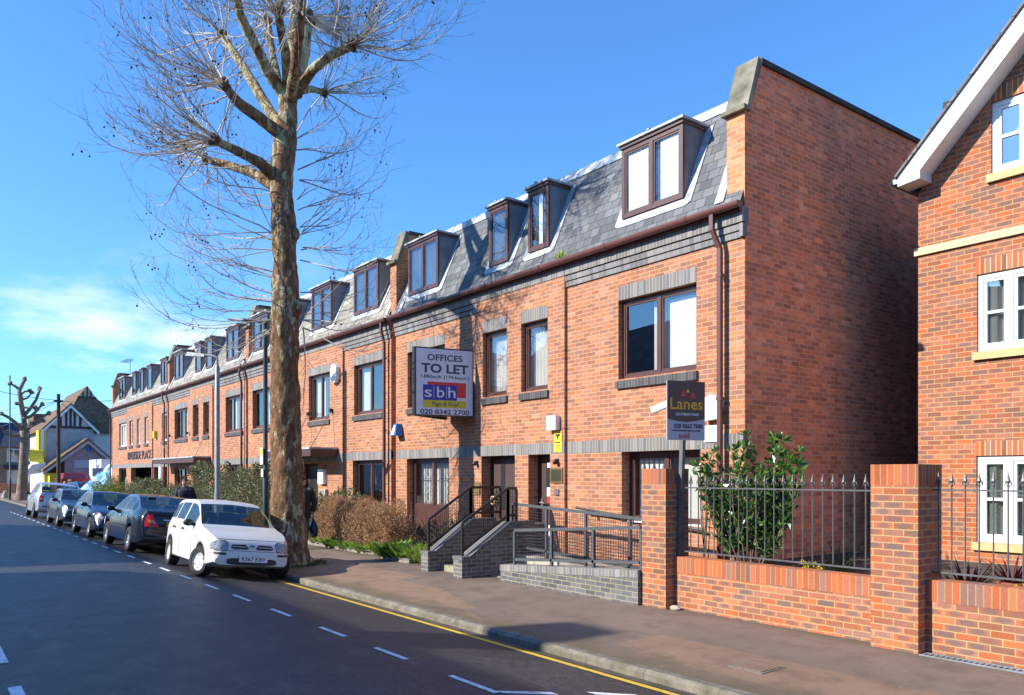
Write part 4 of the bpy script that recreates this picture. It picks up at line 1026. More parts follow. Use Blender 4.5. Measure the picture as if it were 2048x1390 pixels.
def tri(u, v, s, mat): MB().face([eo(u - s, v, .006), eo(u + s, v, .006), eo(u, v + s * 1.15, .006)]).build('logo', mat, eb)
tri(.42, .745, .095, 'sign_red'); tri(.66, .715, .095, 'sign_red'); tri(.54, .81, .06, 'sign_amber')
text('lettering', 'Lanes', .225, eo(.5, .605, .004), eu, (0, 0, 1), 'sign_amber', eb, width=EW * .86, bold=.012)
text('lettering', 'SOUTHBURY ROAD', .05, eo(.53, .435, .004), eu, (0, 0, 1), 'sign_white', eb, width=EW * .6, bold=.01)
text('lettering', '020 8362 7680', .085, eo(.56, .235, .004), eu, (0, 0, 1), 'sign_ink', eb, width=EW * .76, bold=.014)
text('lettering', 'www.lanesproperty.co.uk', .045, eo(.5, .165, .004), eu, (0, 0, 1), 'sign_ink', eb, width=EW * .74)
text('lettering', 'sold', .11, eo(.45, .075, .004), eu, (0, 0, 1), 'sign_red', eb, width=EW * .28, bold=.012)

# ------------------------------------------------------------------ planting beds
def edging(label, pts, h=.10, t=.10):
    m = MB()
    for (a, b), (c, d) in zip(pts, pts[1:]):
        v = Vector((c - a, d - b)); v.normalize(); n = Vector((-v.y, v.x)) * t; z0, z1 = pavz(8.6) - .1, pavz(8.6) + h
        m.hexa([(a, b, z0), (c, d, z0), (c + n.x, d + n.y, z0), (a + n.x, b + n.y, z0), (a, b, z1), (c, d, z1), (c + n.x, d + n.y, z1), (a + n.x, b + n.y, z1)])
    tag(m.build('bed_edging', 'grey_edge_brick'), label, 'edging')
edging('brick edging of the bed next to the steps', [(-16.1, 8.45), (-14.9, 8.45)]); 
edging('dark timber edged corner of the bed touching the steps', [(-14.85, 8.45), (-14.84, 8.75), (-13.72, 8.75)], .09)
edging('curved brick edging of the bed beyond the tree', [(-34, 8.6), (-22, 8.6), (-19.5, 8.62), (-18.2, 8.62), (-17.3, 8.62), (-16.7, 8.85)])
bed = MB().box(-15.98, -14.84, 8.56, 9.98, -.1, .01).box(-14.84, -13.72, 8.87, 9.98, -.1, .012).box(-60, -16.6, 8.73, 9.97, -.1, .008)
struct('flower_bed', bed, 'soil', 'bare earth of the planting beds', 'soil')
def bush(name, label, cat, x0, x1, y0, y1, z0, z1, n, size, mat, core=None, group=None, asp=.55, rough=.18, stems=0, stem_mat='twig_bark', clump=.35, taper=.75):
    """a clipped or loose shrub: woody stems with thousands of single leaves in clumps"""
    t = thing(name, label, cat, ((x0 + x1) / 2, (y0 + y1) / 2, z0), group=group)
    fo = MB(); sd_ = random.random() * 99
    L = x1 - x0
    def inside(p):
        u = (p.x - x0) / L; v = (p.y - y0) / (y1 - y0); w = (p.z - z0) / (z1 - z0)
        nn = noise.noise(p * (1.6) + Vector((sd_, 0, 0))); n3 = noise.noise(p * 5. + Vector((0, sd_, 0)))
        top = 1 - rough * (.5 - .9 * nn) - .1 * n3
        e = 1 - 2 * abs(v - .5)
        ed = min(u, 1 - u) * L / .5
        return w < top * min(1, .55 + .45 * min(1, ed)) * min(1, .72 + e * .6) and n3 + nn * clump > -.33 and e > .12 * (n3 + .4)
    k = 0; tries = 0
    while k < n and tries < n * 12:
        tries += 1
        p = Vector((random.uniform(x0, x1), random.uniform(y0, y1), random.uniform(z0, z1)))
        # more leaves near the shell
        if random.random() < .35: p.y = y0 + abs(random.gauss(0, .12)) * (y1 - y0)
        if random.random() < .3: p.z = z1 - abs(random.gauss(0, .15)) * (z1 - z0)
        if not inside(p): continue
        d = sphere_dir(); d.z = abs(d.z) * .8; d.y -= .35
        leaf(fo, p, size * random.uniform(.6, 1.3), asp, d); k += 1
    fo.build('foliage', mat, t)
    sm = MB()
    for i in range(stems):
        x = random.uniform(x0 + .1, x1 - .1); y = random.uniform(y0 + .15, y1 - .15); p = Vector((x, y, z0)); pts = [p.copy()]
        dr_ = Vector((random.gauss(0, .35), random.gauss(-.05, .3), 1)).normalized(); h = random.uniform(.6, 1.05) * (z1 - z0)
        for s in range(5): p = p + dr_ * h / 5; dr_ = (dr_ + Vector((random.gauss(0, .2), random.gauss(0, .2), .1))).normalized(); pts.append(p.copy())
        sm.tube(pts, [.014 * (1 - .15 * q) for q in range(6)], 4, False)
    if stems: sm.build('stems', stem_mat, t)
    return t
bush('hedge', 'long green hedge in front of the garage offices', 'hedge', -46, -34.5, 8.85, 9.75, 0, 1.72, 9000, .12, 'leaf_hedge', stems=50, rough=.4)
bush('hedge', 'taller dark green hedge left of the plane tree', 'hedge', -34.2, -24.3, 8.85, 9.85, 0, 2.42, 13000, .105, 'leaf_hedge', stems=70, rough=.35)
bush('shrub', 'low green hedge behind the brown clipped one', 'hedge', -24, -18.7, 9.3, 9.93, 0, 1.5, 6000, .085, 'leaf_hedge', stems=30, rough=.35)
bush('hedge', 'brown winter clipped hedge beside the plane tree', 'hedge', -20.9, -16.5, 8.75, 9.75, 0, 1.32, 26000, .058, 'leaf_brown', stems=200, rough=.2, asp=.45)
bush('shrub', 'yellow green conifer shrub at the far end of the hedge', 'shrub', -54, -46.3, 8.6, 9.8, 0, 1.95, 8000, .12, 'leaf_lime', stems=20, rough=.6, asp=.3)
bush('shrub', 'grey green spreading shrub left of the steps', 'shrub', -15.6, -13.75, 8.95, 9.85, 0, 1.12, 5200, .05, 'leaf_cotoneaster', stems=90, rough=.5, clump=.8)
def clump(name, label, cat, c, n, length, width, mat, up=1., spread=1., r0=.05, droop=.5, kind=None):
    """rosette of strap leaves, each curving over"""
    t = MB(); c = Vector(c)
    for i in range(n):
        a = random.uniform(0, 2 * pi); d = Vector((cos(a) * spread, sin(a) * spread, up * random.uniform(.6, 1.4))).normalized()
        p = c + Vector((cos(a), sin(a), 0)) * random.uniform(0, r0); L = length * random.uniform(.6, 1.15); s = d.cross(Vector((0, 0, 1))); s = s.normalized() if s.length > .01 else Vector((1, 0, 0))
        P = []
        for k in range(5):
            u = k / 4; w = width * (.55 + 1.2 * u * (1 - u) * 1.6) * (1 - u ** 3); P.append((p - s * w / 2, p + s * w / 2)); p = p + d * L / 4; d = (d + Vector((0, 0, -droop * .25))).normalized()
        b = len(t.v)
        for l, r in P: t.v += [l, r]
        for k in range(4): t.f.append((b + 2 * k, b + 2 * k + 1, b + 2 * k + 3, b + 2 * k + 2)); t.uv.append([(0, 0)] * 4)
    o = t.build(name, mat); tag(o, label, cat)
    return o
def many(name, label, cat, spots, n, length, width, mat, **k):
    """a patch of ground cover: many rosettes nobody could count"""
    objs = [clump(name, label, cat, s, n, length * random.uniform(.8, 1.2), width, mat, **k) for s in spots]
    if len(objs) > 1:
        vs_, fs, b = [], [], 0
        for o in objs:
            vs_ += [v.co.copy() for v in o.data.vertices]; fs += [tuple(i + b for i in p.vertices) for p in o.data.polygons]; b = len(vs_)
        me = bpy.data.meshes.new(name); me.from_pydata(vs_, [], fs); me.materials.append(M[mat])
        for o in objs: bpy.data.objects.remove(o)
        o = bpy.data.objects.new(name, me); COL.objects.link(o); tag(o, label, cat, kind='stuff'); return o
    return objs[0]
rnd = random.uniform
many('ground_cover', 'bright green broad leaved plants along the edging of the brown hedge', 'plants', [(rnd(-20.2, -17.2), rnd(8.66, 8.9), 0) for _ in range(34)], 13, .36, .10, 'leaf_bright', up=.8, r0=.10)
many('ground_cover', 'broad leaved green plants at the corner of the bed by the steps', 'plants', [(rnd(-16.3, -15.2), rnd(8.5, 8.95), 0) for _ in range(34)], 14, .5, .12, 'leaf_bright', up=1., r0=.1)
many('ground_cover', 'yellow green strap leaved plants left of the steps', 'plants', [(rnd(-15.5, -13.8), rnd(8.6, 9.3), 0) for _ in range(70)], 26, .48, .036, 'leaf_strap', up=1.4, r0=.12, droop=.7)
many('ground_cover', 'green strap leaves under the hedge beyond the tree', 'plants', [(rnd(-24, -20), rnd(8.7, 9.0), 0) for _ in range(14)], 12, .3, .08, 'leaf_bright', up=.8, r0=.1)
mo = MB()
for i in range(700):
    a = rnd(0, 2 * pi); r = .44 + abs(random.gauss(0, .13)); x, y = -16.36 + r * cos(a), 6.53 + r * sin(a)
    leaf(mo, Vector((x, y, pavz(y))), rnd(.03, .07), .4, Vector((random.gauss(0, .5), random.gauss(0, .5), 1)))
tag(mo.build('moss', 'moss'), 'moss and grass tufts round the foot of the plane tree', 'moss', kind='stuff')
# laurel
lt = thing('laurel_shrub', 'glossy green laurel standing behind the spear railing', 'shrub', (-6.95, 9.45, .5))
lf = MB(); ls = MB()
for i in range(46):
    a = rnd(0, 2 * pi); sp_ = rnd(.1, .72); p = Vector((-6.95 + .15 * cos(a), 9.4 + .12 * sin(a), .5)); d = Vector((cos(a) * sp_, sin(a) * sp_ * .5, 1)).normalized()
    L = rnd(1.05, 2.0) * (1 - .22 * sp_); pts = [p.copy()]
    n = 11
    for k in range(n):
        p = p + d * L / n; d = (d + Vector((random.gauss(0, .08), random.gauss(0, .08), .05))).normalized(); pts.append(p.copy())
        if k > 1:
            for q in range(8 if k < n - 1 else 11):
                dd = sphere_dir(); dd = (dd + d * .7).normalized(); leaf(lf, p + dd * .015, rnd(.085, .15), .44, dd)
    ls.tube(pts, [.012 * (1 - .07 * k) for k in range(len(pts))], 5, False)
lf.build('foliage', 'leaf_laurel', lt); ls.build('stems', 'twig_bark', lt)
# dead stalks in front of the downpipe
dt = MB()
for i in range(5):
    p = Vector((-8.0 + rnd(-.1, .1), 9.75, .4)); q = p + Vector((rnd(-.15, .15), 0, rnd(1.6, 2.0))); dt.tube([p, (p + q) / 2 + Vector((rnd(-.05, .05), 0, 0)), q], [.008, .007, .004], 4)
    for k in range(9): leaf(dt, p + (q - p) * rnd(.55, 1.), rnd(.07, .14), .2, Vector((rnd(-1, 1), rnd(-.4, .4), rnd(.2, 1))))
tag(dt.build('sapling', 'leaf_cotoneaster'), 'thin leafy sapling in front of the near downpipe', 'plant')
clump('cordyline', 'red leaved cordyline by the right pillar', 'plant', (-3.98, 9.25, .52), 60, .52, .028, 'leaf_red', up=1.1, droop=.35)
cp = thing('potted_cordyline', 'red spiky plant in a terracotta pot behind the railing', 'plant', (-3.55, 9.3, .52))
o = clump('foliage', None, None, (-3.55, 9.3, .68), 46, .42, .025, 'leaf_red', up=1.0, droop=.35); o.parent = cp; o.matrix_parent_inverse = wm(cp).inverted()
for kk in ('label', 'category'):
    if kk in o: del o[kk]
MB().lathe([(.10, .5), (.14, .68), (.16, .68), (.16, .72), (.12, .72), (.11, .60)], (-3.55, 9.3, 0), n=14).build('pot', 'terracotta', cp, smooth=True)
clump('strap_plant', 'dark green strap leaved plant low against the side wall', 'plant', (-6.0, 10.1, .5), 70, .55, .03, 'leaf_green_strap', up=1.0, droop=.7)
for i, (xx, yy, lab) in enumerate(((-5.75, 9.0, 'yellow flowers under the left railing'), (-3.25, 9.15, 'yellow flowers to the right of the terracotta pot'), (-2.95, 9.1, 'yellow leaved plant at the right edge'))):
    fl = MB()
    for k in range(140): leaf(fl, Vector((xx + random.gauss(0, .10), yy + random.gauss(0, .07), .52 + rnd(.02, .24))), rnd(.03, .06), .8)
    tag(fl.build('flowers', 'petal_yellow'), lab, 'flowers')

uc = thing('utility_cover', 'small square utility cover with chalk marks near the kerb', 'cover', (-4.85, 6.7, -.05))
zz = pavz(6.7) + .004
MB().box(-5.05, -4.65, 6.5, 6.9, zz - .03, zz + .001).build('frame', 'kerb_stone', uc); MB().box(-5.01, -4.69, 6.54, 6.86, zz - .03, zz + .006).build('lid', 'footway', uc)

# ------------------------------------------------------------------ the big plane tree
TD = 17.0
tr_ = thing('plane_tree', 'tall bare pollarded plane tree with mottled bark growing from the pavement', 'tree', (-16.36, 6.53, -.06))
def T(px, py, dd=0.): return at(px, py, TD + dd)
trunk = MB()
tp = [(577, 1128, .60), (577, 1112, .50), (577, 1085, .445), (576, 1040, .415), (574, 960, .395), (572, 880, .375), (570, 800, .36), (569, 720, .345), (570, 650, .34), (571, 620, .36), (570, 590, .335), (568, 520, .31), (569, 470, .325), (566, 430, .30), (563, 380, .285), (565, 340, .29), (568, 300, .285), (572, 270, .29), (575, 230, .235), (577, 190, .235)]
def dense(pts, k=3):
    out = []
    for (a, ra), (b, rb) in zip(pts, pts[1:]):
        for i in range(k): out.append((a.lerp(b, i / k), ra + (rb - ra) * i / k))
    out.append(pts[-1]); return out
dp = dense([(T(x, y), r * (.90 if y > 1060 else .84 if y > 600 else .80)) for x, y, r in tp], 14)
trunk.tube([p for p, r in dp], [r for p, r in dp], 44, True, .20)
for (x, y, dd, r) in ((592, 618, -.1, .13), (555, 480, -.1, .11), (590, 468, -.1, .10), (552, 610, -.1, .09), (556, 275, 0, .11)):
    trunk.ball(T(x, y, dd), r, 10, 8, (1, 1, 1.5))
trunk.build('trunk', 'plane_bark', tr_, smooth=True, sharp=180)
LIMBS = [
    ([(556, 362, 0), (520, 325, -.3), (470, 300, -.6), (428, 280, -.8)], .135, .075),
    ([(552, 375, 0), (505, 345, .5), (455, 330, .9), (412, 318, 1.1)], .125, .07),
    ([(562, 268, 0), (525, 240, -.5), (475, 205, -.9), (448, 168, -1.1)], .145, .085),
    ([(566, 262, 0), (535, 215, .5), (490, 140, 1.1), (447, 72, 1.4)], .135, .08),
    ([(570, 190, 0), (540, 150, -.3), (507, 85, -.8), (478, 25, -1.2), (468, -30, -1.4)], .13, .075),
    ([(575, 185, 0), (572, 110, -.7), (562, 60, -1.), (556, 18, -1.2)], .10, .075),
    ([(583, 185, 0), (585, 100, .9), (588, 30, 1.2), (590, -40, 1.4)], .12, .08),
    ([(590, 190, 0), (604, 120, .2), (612, 60, .3), (611, 35, .3)], .15, .13),
    ([(598, 178, 0), (625, 140, -.4), (665, 108, -.8), (706, 92, -1.)], .115, .075),
    ([(600, 182, 0), (622, 178, .6), (648, 185, .9)], .085, .06),
    ([(580, 200, 0), (590, 140, -1.4), (600, 60, -2.), (606, -20, -2.4)], .12, .07),
    ([(578, 230, 0), (560, 180, 1.2), (545, 110, 1.9), (535, 40, 2.2)], .12, .07)]
random.seed(21)
heads = []
for pts, r0, r1 in LIMBS:
    P = [T(*p) for p in pts]; n = len(P); l = MB(); kn = MB()
    dl = dense([(p, r0 + (r1 - r0) * i / (n - 1)) for i, p in enumerate(P)], 5)
    sm_ = [dl[0][0]] + [(dl[i - 1][0] + dl[i][0] * 2 + dl[i + 1][0]) / 4 for i in range(1, len(dl) - 1)] + [dl[-1][0]]
    l.tube(sm_, [r for p, r in dl], 12, True, .22)
    e = P[-1]; dr_ = (P[-1] - P[-2]).normalized()
    for k in range(9): kn.ball(e + sphere_dir() * r1 * 1.0, r1 * rnd(.55, 1.05), 8, 6)
    lo_ = l.build('limb', 'limb_plane', tr_, smooth=True, sharp=180); kn.build('knuckle', 'knuckle_bark', lo_, smooth=True, sharp=180)
    heads.append((e, dr_, r1))
    if n > 3: heads.append((P[-2].lerp(P[-1], .45), dr_, r1 * .5))
axis = Vector((-16.4, 6.55, 0))
tw = MB(); wh = MB(); seeds = MB()
def whip(p, d, L, r, up=.16, depth=0, side=True):
    n = (10, 5, 4)[depth]
    pts = [p.copy()]; q = p.copy(); d = d.normalized(); kink = random.random() * 9
    for k in range(n):
        q = q + d * L / n
        d = (d + Vector((random.gauss(0, .085), random.gauss(0, .085), random.gauss(up * (k / n * 2.3 - .30), .06)))).normalized(); pts.append(q.copy())
    (wh if depth == 0 else tw).tube(pts, [r * (1 - .84 * k / n) for k in range(n + 1)], 5 if depth == 0 else 3, False)
    if depth < 2 and side:
        m = random.randint(8, 13) if depth == 0 else random.randint(1, 3)
        for i in range(m):
            t = rnd(.15, .97); k = min(n - 1, int(t * n)); a = pts[k].lerp(pts[k + 1], t * n - k)
            dd = (pts[k + 1] - pts[k]).normalized(); s = (dd + sphere_dir() * .8).normalized()
            whip(a, s, min(1.1, L * rnd(.14, .36)) * (1.1 - .45 * t), max(.0036, r * (.42 if depth == 0 else .6) * (1 - .55 * t)), up, depth + 1)
    if depth == 1 and random.random() < .05:
        b = pts[random.randint(2, n)]; h = rnd(.10, .24)
        for q in range(random.randint(1, 4)):
            s = b + Vector((rnd(-.12, .12), rnd(-.12, .12), -h * rnd(.6, 1.4)))
            tw.tube([b, (b + s) / 2 + Vector((.015, 0, 0)), s], .003, 3, False); seeds.ball(s, rnd(.017, .024), 7, 5)
random.seed(33)
for e, dr_, r1 in heads:
    out = Vector((e.x - axis.x, e.y - axis.y, 0)); out = out.normalized() if out.length > .3 else Vector((random.gauss(0, 1), random.gauss(0, 1), 0)).normalized()
    n = 19 if r1 > .05 else 8
    for i in range(n):
        d = out * rnd(.25, 1.25) + Vector((random.gauss(0, .55), random.gauss(0, .55), rnd(-.4, 1.0)))
        whip(e + d.normalized() * r1 * .6, d, rnd(1.4, 3.1), rnd(.010, .0205), .33)
EPI = [(556, 606, -1, .05), (552, 600, -1, .2), (555, 590, -1, .3), (545, 640, -1, -.15), (550, 655, -1, -.1), (556, 560, -1, .5), (552, 545, -1, .25), (548, 625, -1, .1), (550, 470, -1, .4), (545, 480, -1, .2), (545, 465, -1, .0), (548, 500, -1, -.1),
       (548, 385, -1, .1), (550, 420, -1, .5), (540, 640, -1, -.4), (552, 660, -1, -.5), (600, 470, 1, .6), (604, 465, 1, .8), (602, 500, 1, .1), (606, 495, 1, -.1), (600, 520, 1, -.15), (596, 420, 1, .6), (595, 340, 1, .4), (600, 455, 1, .3),
       (604, 630, 1, .3), (606, 640, 1, -.05), (606, 655, 1, -.5), (600, 585, 1, .1), (594, 400, 1, .9), (592, 300, 1, .2), (598, 360, 1, .0), (560, 330, -1, .3), (590, 280, 1, .5)]
right = Vector((RD[0], RD[1], 0))
for x, y, s, u in EPI:
    for k in range(2):
        d = right * s + Vector((random.gauss(0, .35), random.gauss(0, .35), u + random.gauss(0, .12)))
        whip(T(x, y), d, rnd(1.9, 3.5) if s < 0 else rnd(1.4, 2.9), rnd(.010, .019), .33)
wh.build('shoots', 'shoot_bark', tr_)
cr = tw.build('crown', 'twig_bark', tr_); cr['kind'] = 'stuff'
sb = seeds.build('seed_balls', 'seed_brown', tr_); sb['kind'] = 'stuff'

# ------------------------------------------------------------------ pollarded tree far down the street
pt = thing('pollarded_tree', 'hard pruned bare tree with knuckled stubs far down the street', 'tree', (-70, 6.7, 0))
PD = 60.
def U(x, y, dd=0.): return at(x, y, PD + dd)
tk = MB(); dl = dense([(U(42, 1003), .5), (U(44, 990), .38), (U(47, 940), .33), (U(50, 880), .30), (U(50, 862), .34)], 4)
tk.tube([p for p, r in dl], [r for p, r in dl], 16, True, .15); tk.build('trunk', 'far_bark', pt, smooth=True, sharp=180)
for pts, r in (([(50, 862), (47, 838), (42, 805), (38, 782), (46, 765), (50, 758)], .26), ([(44, 800), (36, 777), (30, 772), (20, 767)], .16), ([(46, 833), (58, 820), (72, 800), (79, 782), (80, 777)], .18),
               ([(46, 838), (62, 832), (75, 820), (85, 808)], .17), ([(52, 862), (62, 848), (80, 838), (97, 826)], .2), ([(48, 862), (36, 850), (22, 838), (12, 832), (2, 828)], .2), ([(46, 868), (30, 872), (15, 868), (0, 855)], .19),
               ([(40, 790), (50, 783), (60, 782)], .12), ([(43, 800), (55, 796), (64, 785)], .11), ([(44, 815), (58, 816), (72, 816)], .1), ([(42, 812), (37, 808), (34, 806)], .12), ([(52, 858), (70, 850), (86, 842)], .13)):
    l = MB(); n = len(pts); P = [U(x, y, .25 * i * (1 if x > 45 else -1)) for i, (x, y) in enumerate(pts)]
    l.tube(P, [r * .8 * (1 - .45 * i / (n - 1)) for i in range(n)], 9, True, .25)
    for k in range(4): l.ball(P[-1] + sphere_dir() * .08, .13, 7, 5)
    l.build('limb', 'far_bark', pt, smooth=True, sharp=180)

# ------------------------------------------------------------------ lamp posts, poles
lp = thing('street_lamp', 'grey galvanised street lamp with a flat lantern behind the white car', 'street lamp', (-20.1, 6.05, -.06), group='street lamps')
c = Vector((-20.05, 6.02, 0))
MB().lathe([(.072, -.1), (.072, 1.4), (.062, 1.45), (.056, 4.52), (.034, 4.56)], c, n=14).build('column', 'galv', lp, smooth=True)
arm = [c + Vector((0, 0, 4.5)), c + Vector((0, 0, 4.72))] + [c + Vector((-.0, 0, 4.72)) + Vector((-.55 * (1 - cos(t)), -.42 * (1 - cos(t)), .16 * sin(t))) * .6 for t in [.3, .6, .9, 1.2, 1.5]]
MB().tube(arm, .028, 8).build('arm', 'galv', lp, smooth=True)
e = arm[-1]; dv = Vector((-.8, -.6, .06)).normalized(); sv = Vector((.6, -.8, 0))
ln = MB(); 
ln.hexa([e - sv * .07 - dv * .05 - Vector((0, 0, .05)), e + sv * .07 - dv * .05 - Vector((0, 0, .05)), e + sv * .11 + dv * .62 - Vector((0, 0, .04)), e - sv * .11 + dv * .62 - Vector((0, 0, .04)),
         e - sv * .05 - dv * .05 + Vector((0, 0, .04)), e + sv * .05 - dv * .05 + Vector((0, 0, .04)), e + sv * .07 + dv * .58 + Vector((0, 0, .09)), e - sv * .07 + dv * .58 + Vector((0, 0, .09))])
ln.v = [e + (v - e) * .78 for v in ln.v]; ln.build('lantern', 'galv', lp, bevel=.015); MB().lathe([(.03, 0), (.04, .06), (.02, .09), (.001, .09)], e + dv * .2 + Vector((0, 0, .07)), n=8).build('sensor', 'white_paint', lp)
pp = at(531, 1015, 22.5); c = Vector((pp.x, pp.y, 0))
lq = thing('street_lamp', 'tall dark green lamp post beside the plane tree carrying a yellow and white parking plate', 'street lamp', (c.x, c.y, -.05), group='street lamps')
MB().lathe([(.085, -.1), (.085, 1.75), (.065, 1.8), (.058, 6.1), (.07, 6.15), (.03, 6.22)], c, n=12).build('column', 'dark_post', lq, smooth=True)
MB().tube([c + Vector((0, 0, 6.13)), c + Vector((-.25, -.25, 6.22)), c + Vector((-.55, -.5, 6.28))], .035, 6).hexa([c + Vector(v) for v in ((-.45, -.32, 6.2), (-.35, -.52, 6.2), (-.8, -.8, 6.26), (-.9, -.64, 6.26), (-.45, -.34, 6.26), (-.36, -.5, 6.26), (-.8, -.8, 6.31), (-.9, -.64, 6.31))]).build('lantern', 'board_black', lq)
sg = MB().box(c.x - .17, c.x + .06, c.y - .10, c.y - .085, 2.15, 2.62).build('parking_plate', 'white_paint', lq)
MB().box(c.x - .155, c.x + .045, c.y - .106, c.y - .1005, 2.42, 2.6).build('symbol_panel', 'yellow_paint', sg)
MB().box(c.x - .08, c.x + .08, c.y - .10, c.y - .085, 1.8, 2.02).build('parking_plate', 'white_paint', lq)
tg = at(117, 1000, 60.); 
tpole = thing('telegraph_pole', 'dark wooden telegraph pole with wires before the half timbered house', 'pole', (tg.x, tg.y, 0))
topz = at(117, 788, 60.).z
MB().tube([(tg.x, tg.y, -.1), (tg.x, tg.y, topz)], [.15, .12], 10).build('shaft', 'wood_pole', tpole, smooth=True)
MB().box(tg.x - .1, tg.x + .1, tg.y - .3, tg.y + .3, topz - .6, topz - .45).build('crossarm', 'wood_pole', tpole)
def wire(par, a, b, sag):
    m = MB(); pts = [Vector(a).lerp(Vector(b), i / 12) - Vector((0, 0, sag * 4 * (i / 12) * (1 - i / 12))) for i in range(13)]
    m.tube(pts, .022, 3, False); m.build('wire', 'board_black', par)
for b, s in (((-60, -3, 9.4), .5), ((-105, -6, 8.), .8), ((-110, 0, 7.2), .8), ((-82, 14, 6.5), .3), ((-56, 13, 7.5), .4), ((-100, 5, 6.2), .4)): wire(tpole, (tg.x, tg.y, topz - .5), b, s)
q = at(20, 1002, 62.); fixed('street_lamp', 'thin dark lamp column at the far left kerb', 'street lamp', MB().lathe([(.09, -.1), (.09, 1.5), (.05, 1.55), (.045, 9.6)], (q.x, q.y, 0), n=8), 'dark_post', 'street lamps', smooth=True)
q = at(60, 990, 78.); fixed('street_lamp', 'thin dark column just right of the far pollarded tree', 'street lamp', MB().lathe([(.08, -.1), (.05, 1.55), (.045, 7.2)], (q.x, q.y, 0), n=8), 'dark_post', 'street lamps', smooth=True)
q = at(11, 993, 66.); fixed('bollard', 'small grey cone shaped bollard at the far left', 'bollard', MB().lathe([(.3, -.1), (.28, .1), (.12, .55), (.001, .6)], (q.x, q.y, 0), n=12), 'concrete', smooth=True)

# ------------------------------------------------------------------ cars
def interp(pts, x):
    if x <= pts[0][0]: return pts[0][1]
    for (a, u), (b, v) in zip(pts, pts[1:]):
        if a <= x <= b:
            t = (x - a) / (b - a); t = t * t * (3 - 2 * t) if len(pts[0]) > 2 else t
            return u + (v - u) * t
    return pts[-1][1]
def smooth_interp(pts, x):
    """monotone cubic through the profile points"""
    n = len(pts)
    if x <= pts[0][0]: return pts[0][1]
    if x >= pts[-1][0]: return pts[-1][1]
    sl = [(pts[i + 1][1] - pts[i][1]) / (pts[i + 1][0] - pts[i][0]) for i in range(n - 1)]
    def tan(i):
        if i == 0: return sl[0]
        if i == n - 1: return sl[-1]
        if sl[i - 1] * sl[i] <= 0: return 0.
        return 2 * sl[i - 1] * sl[i] / (sl[i - 1] + sl[i])
    for i in range(n - 1):
        if pts[i][0] <= x <= pts[i + 1][0]:
            h = pts[i + 1][0] - pts[i][0]; t = (x - pts[i][0]) / h; a, b = tan(i) * h, tan(i + 1) * h
            return (2 * t**3 - 3 * t**2 + 1) * pts[i][1] + (t**3 - 2 * t**2 + t) * a + (-2 * t**3 + 3 * t**2) * pts[i + 1][1] + (t**3 - t**2) * b
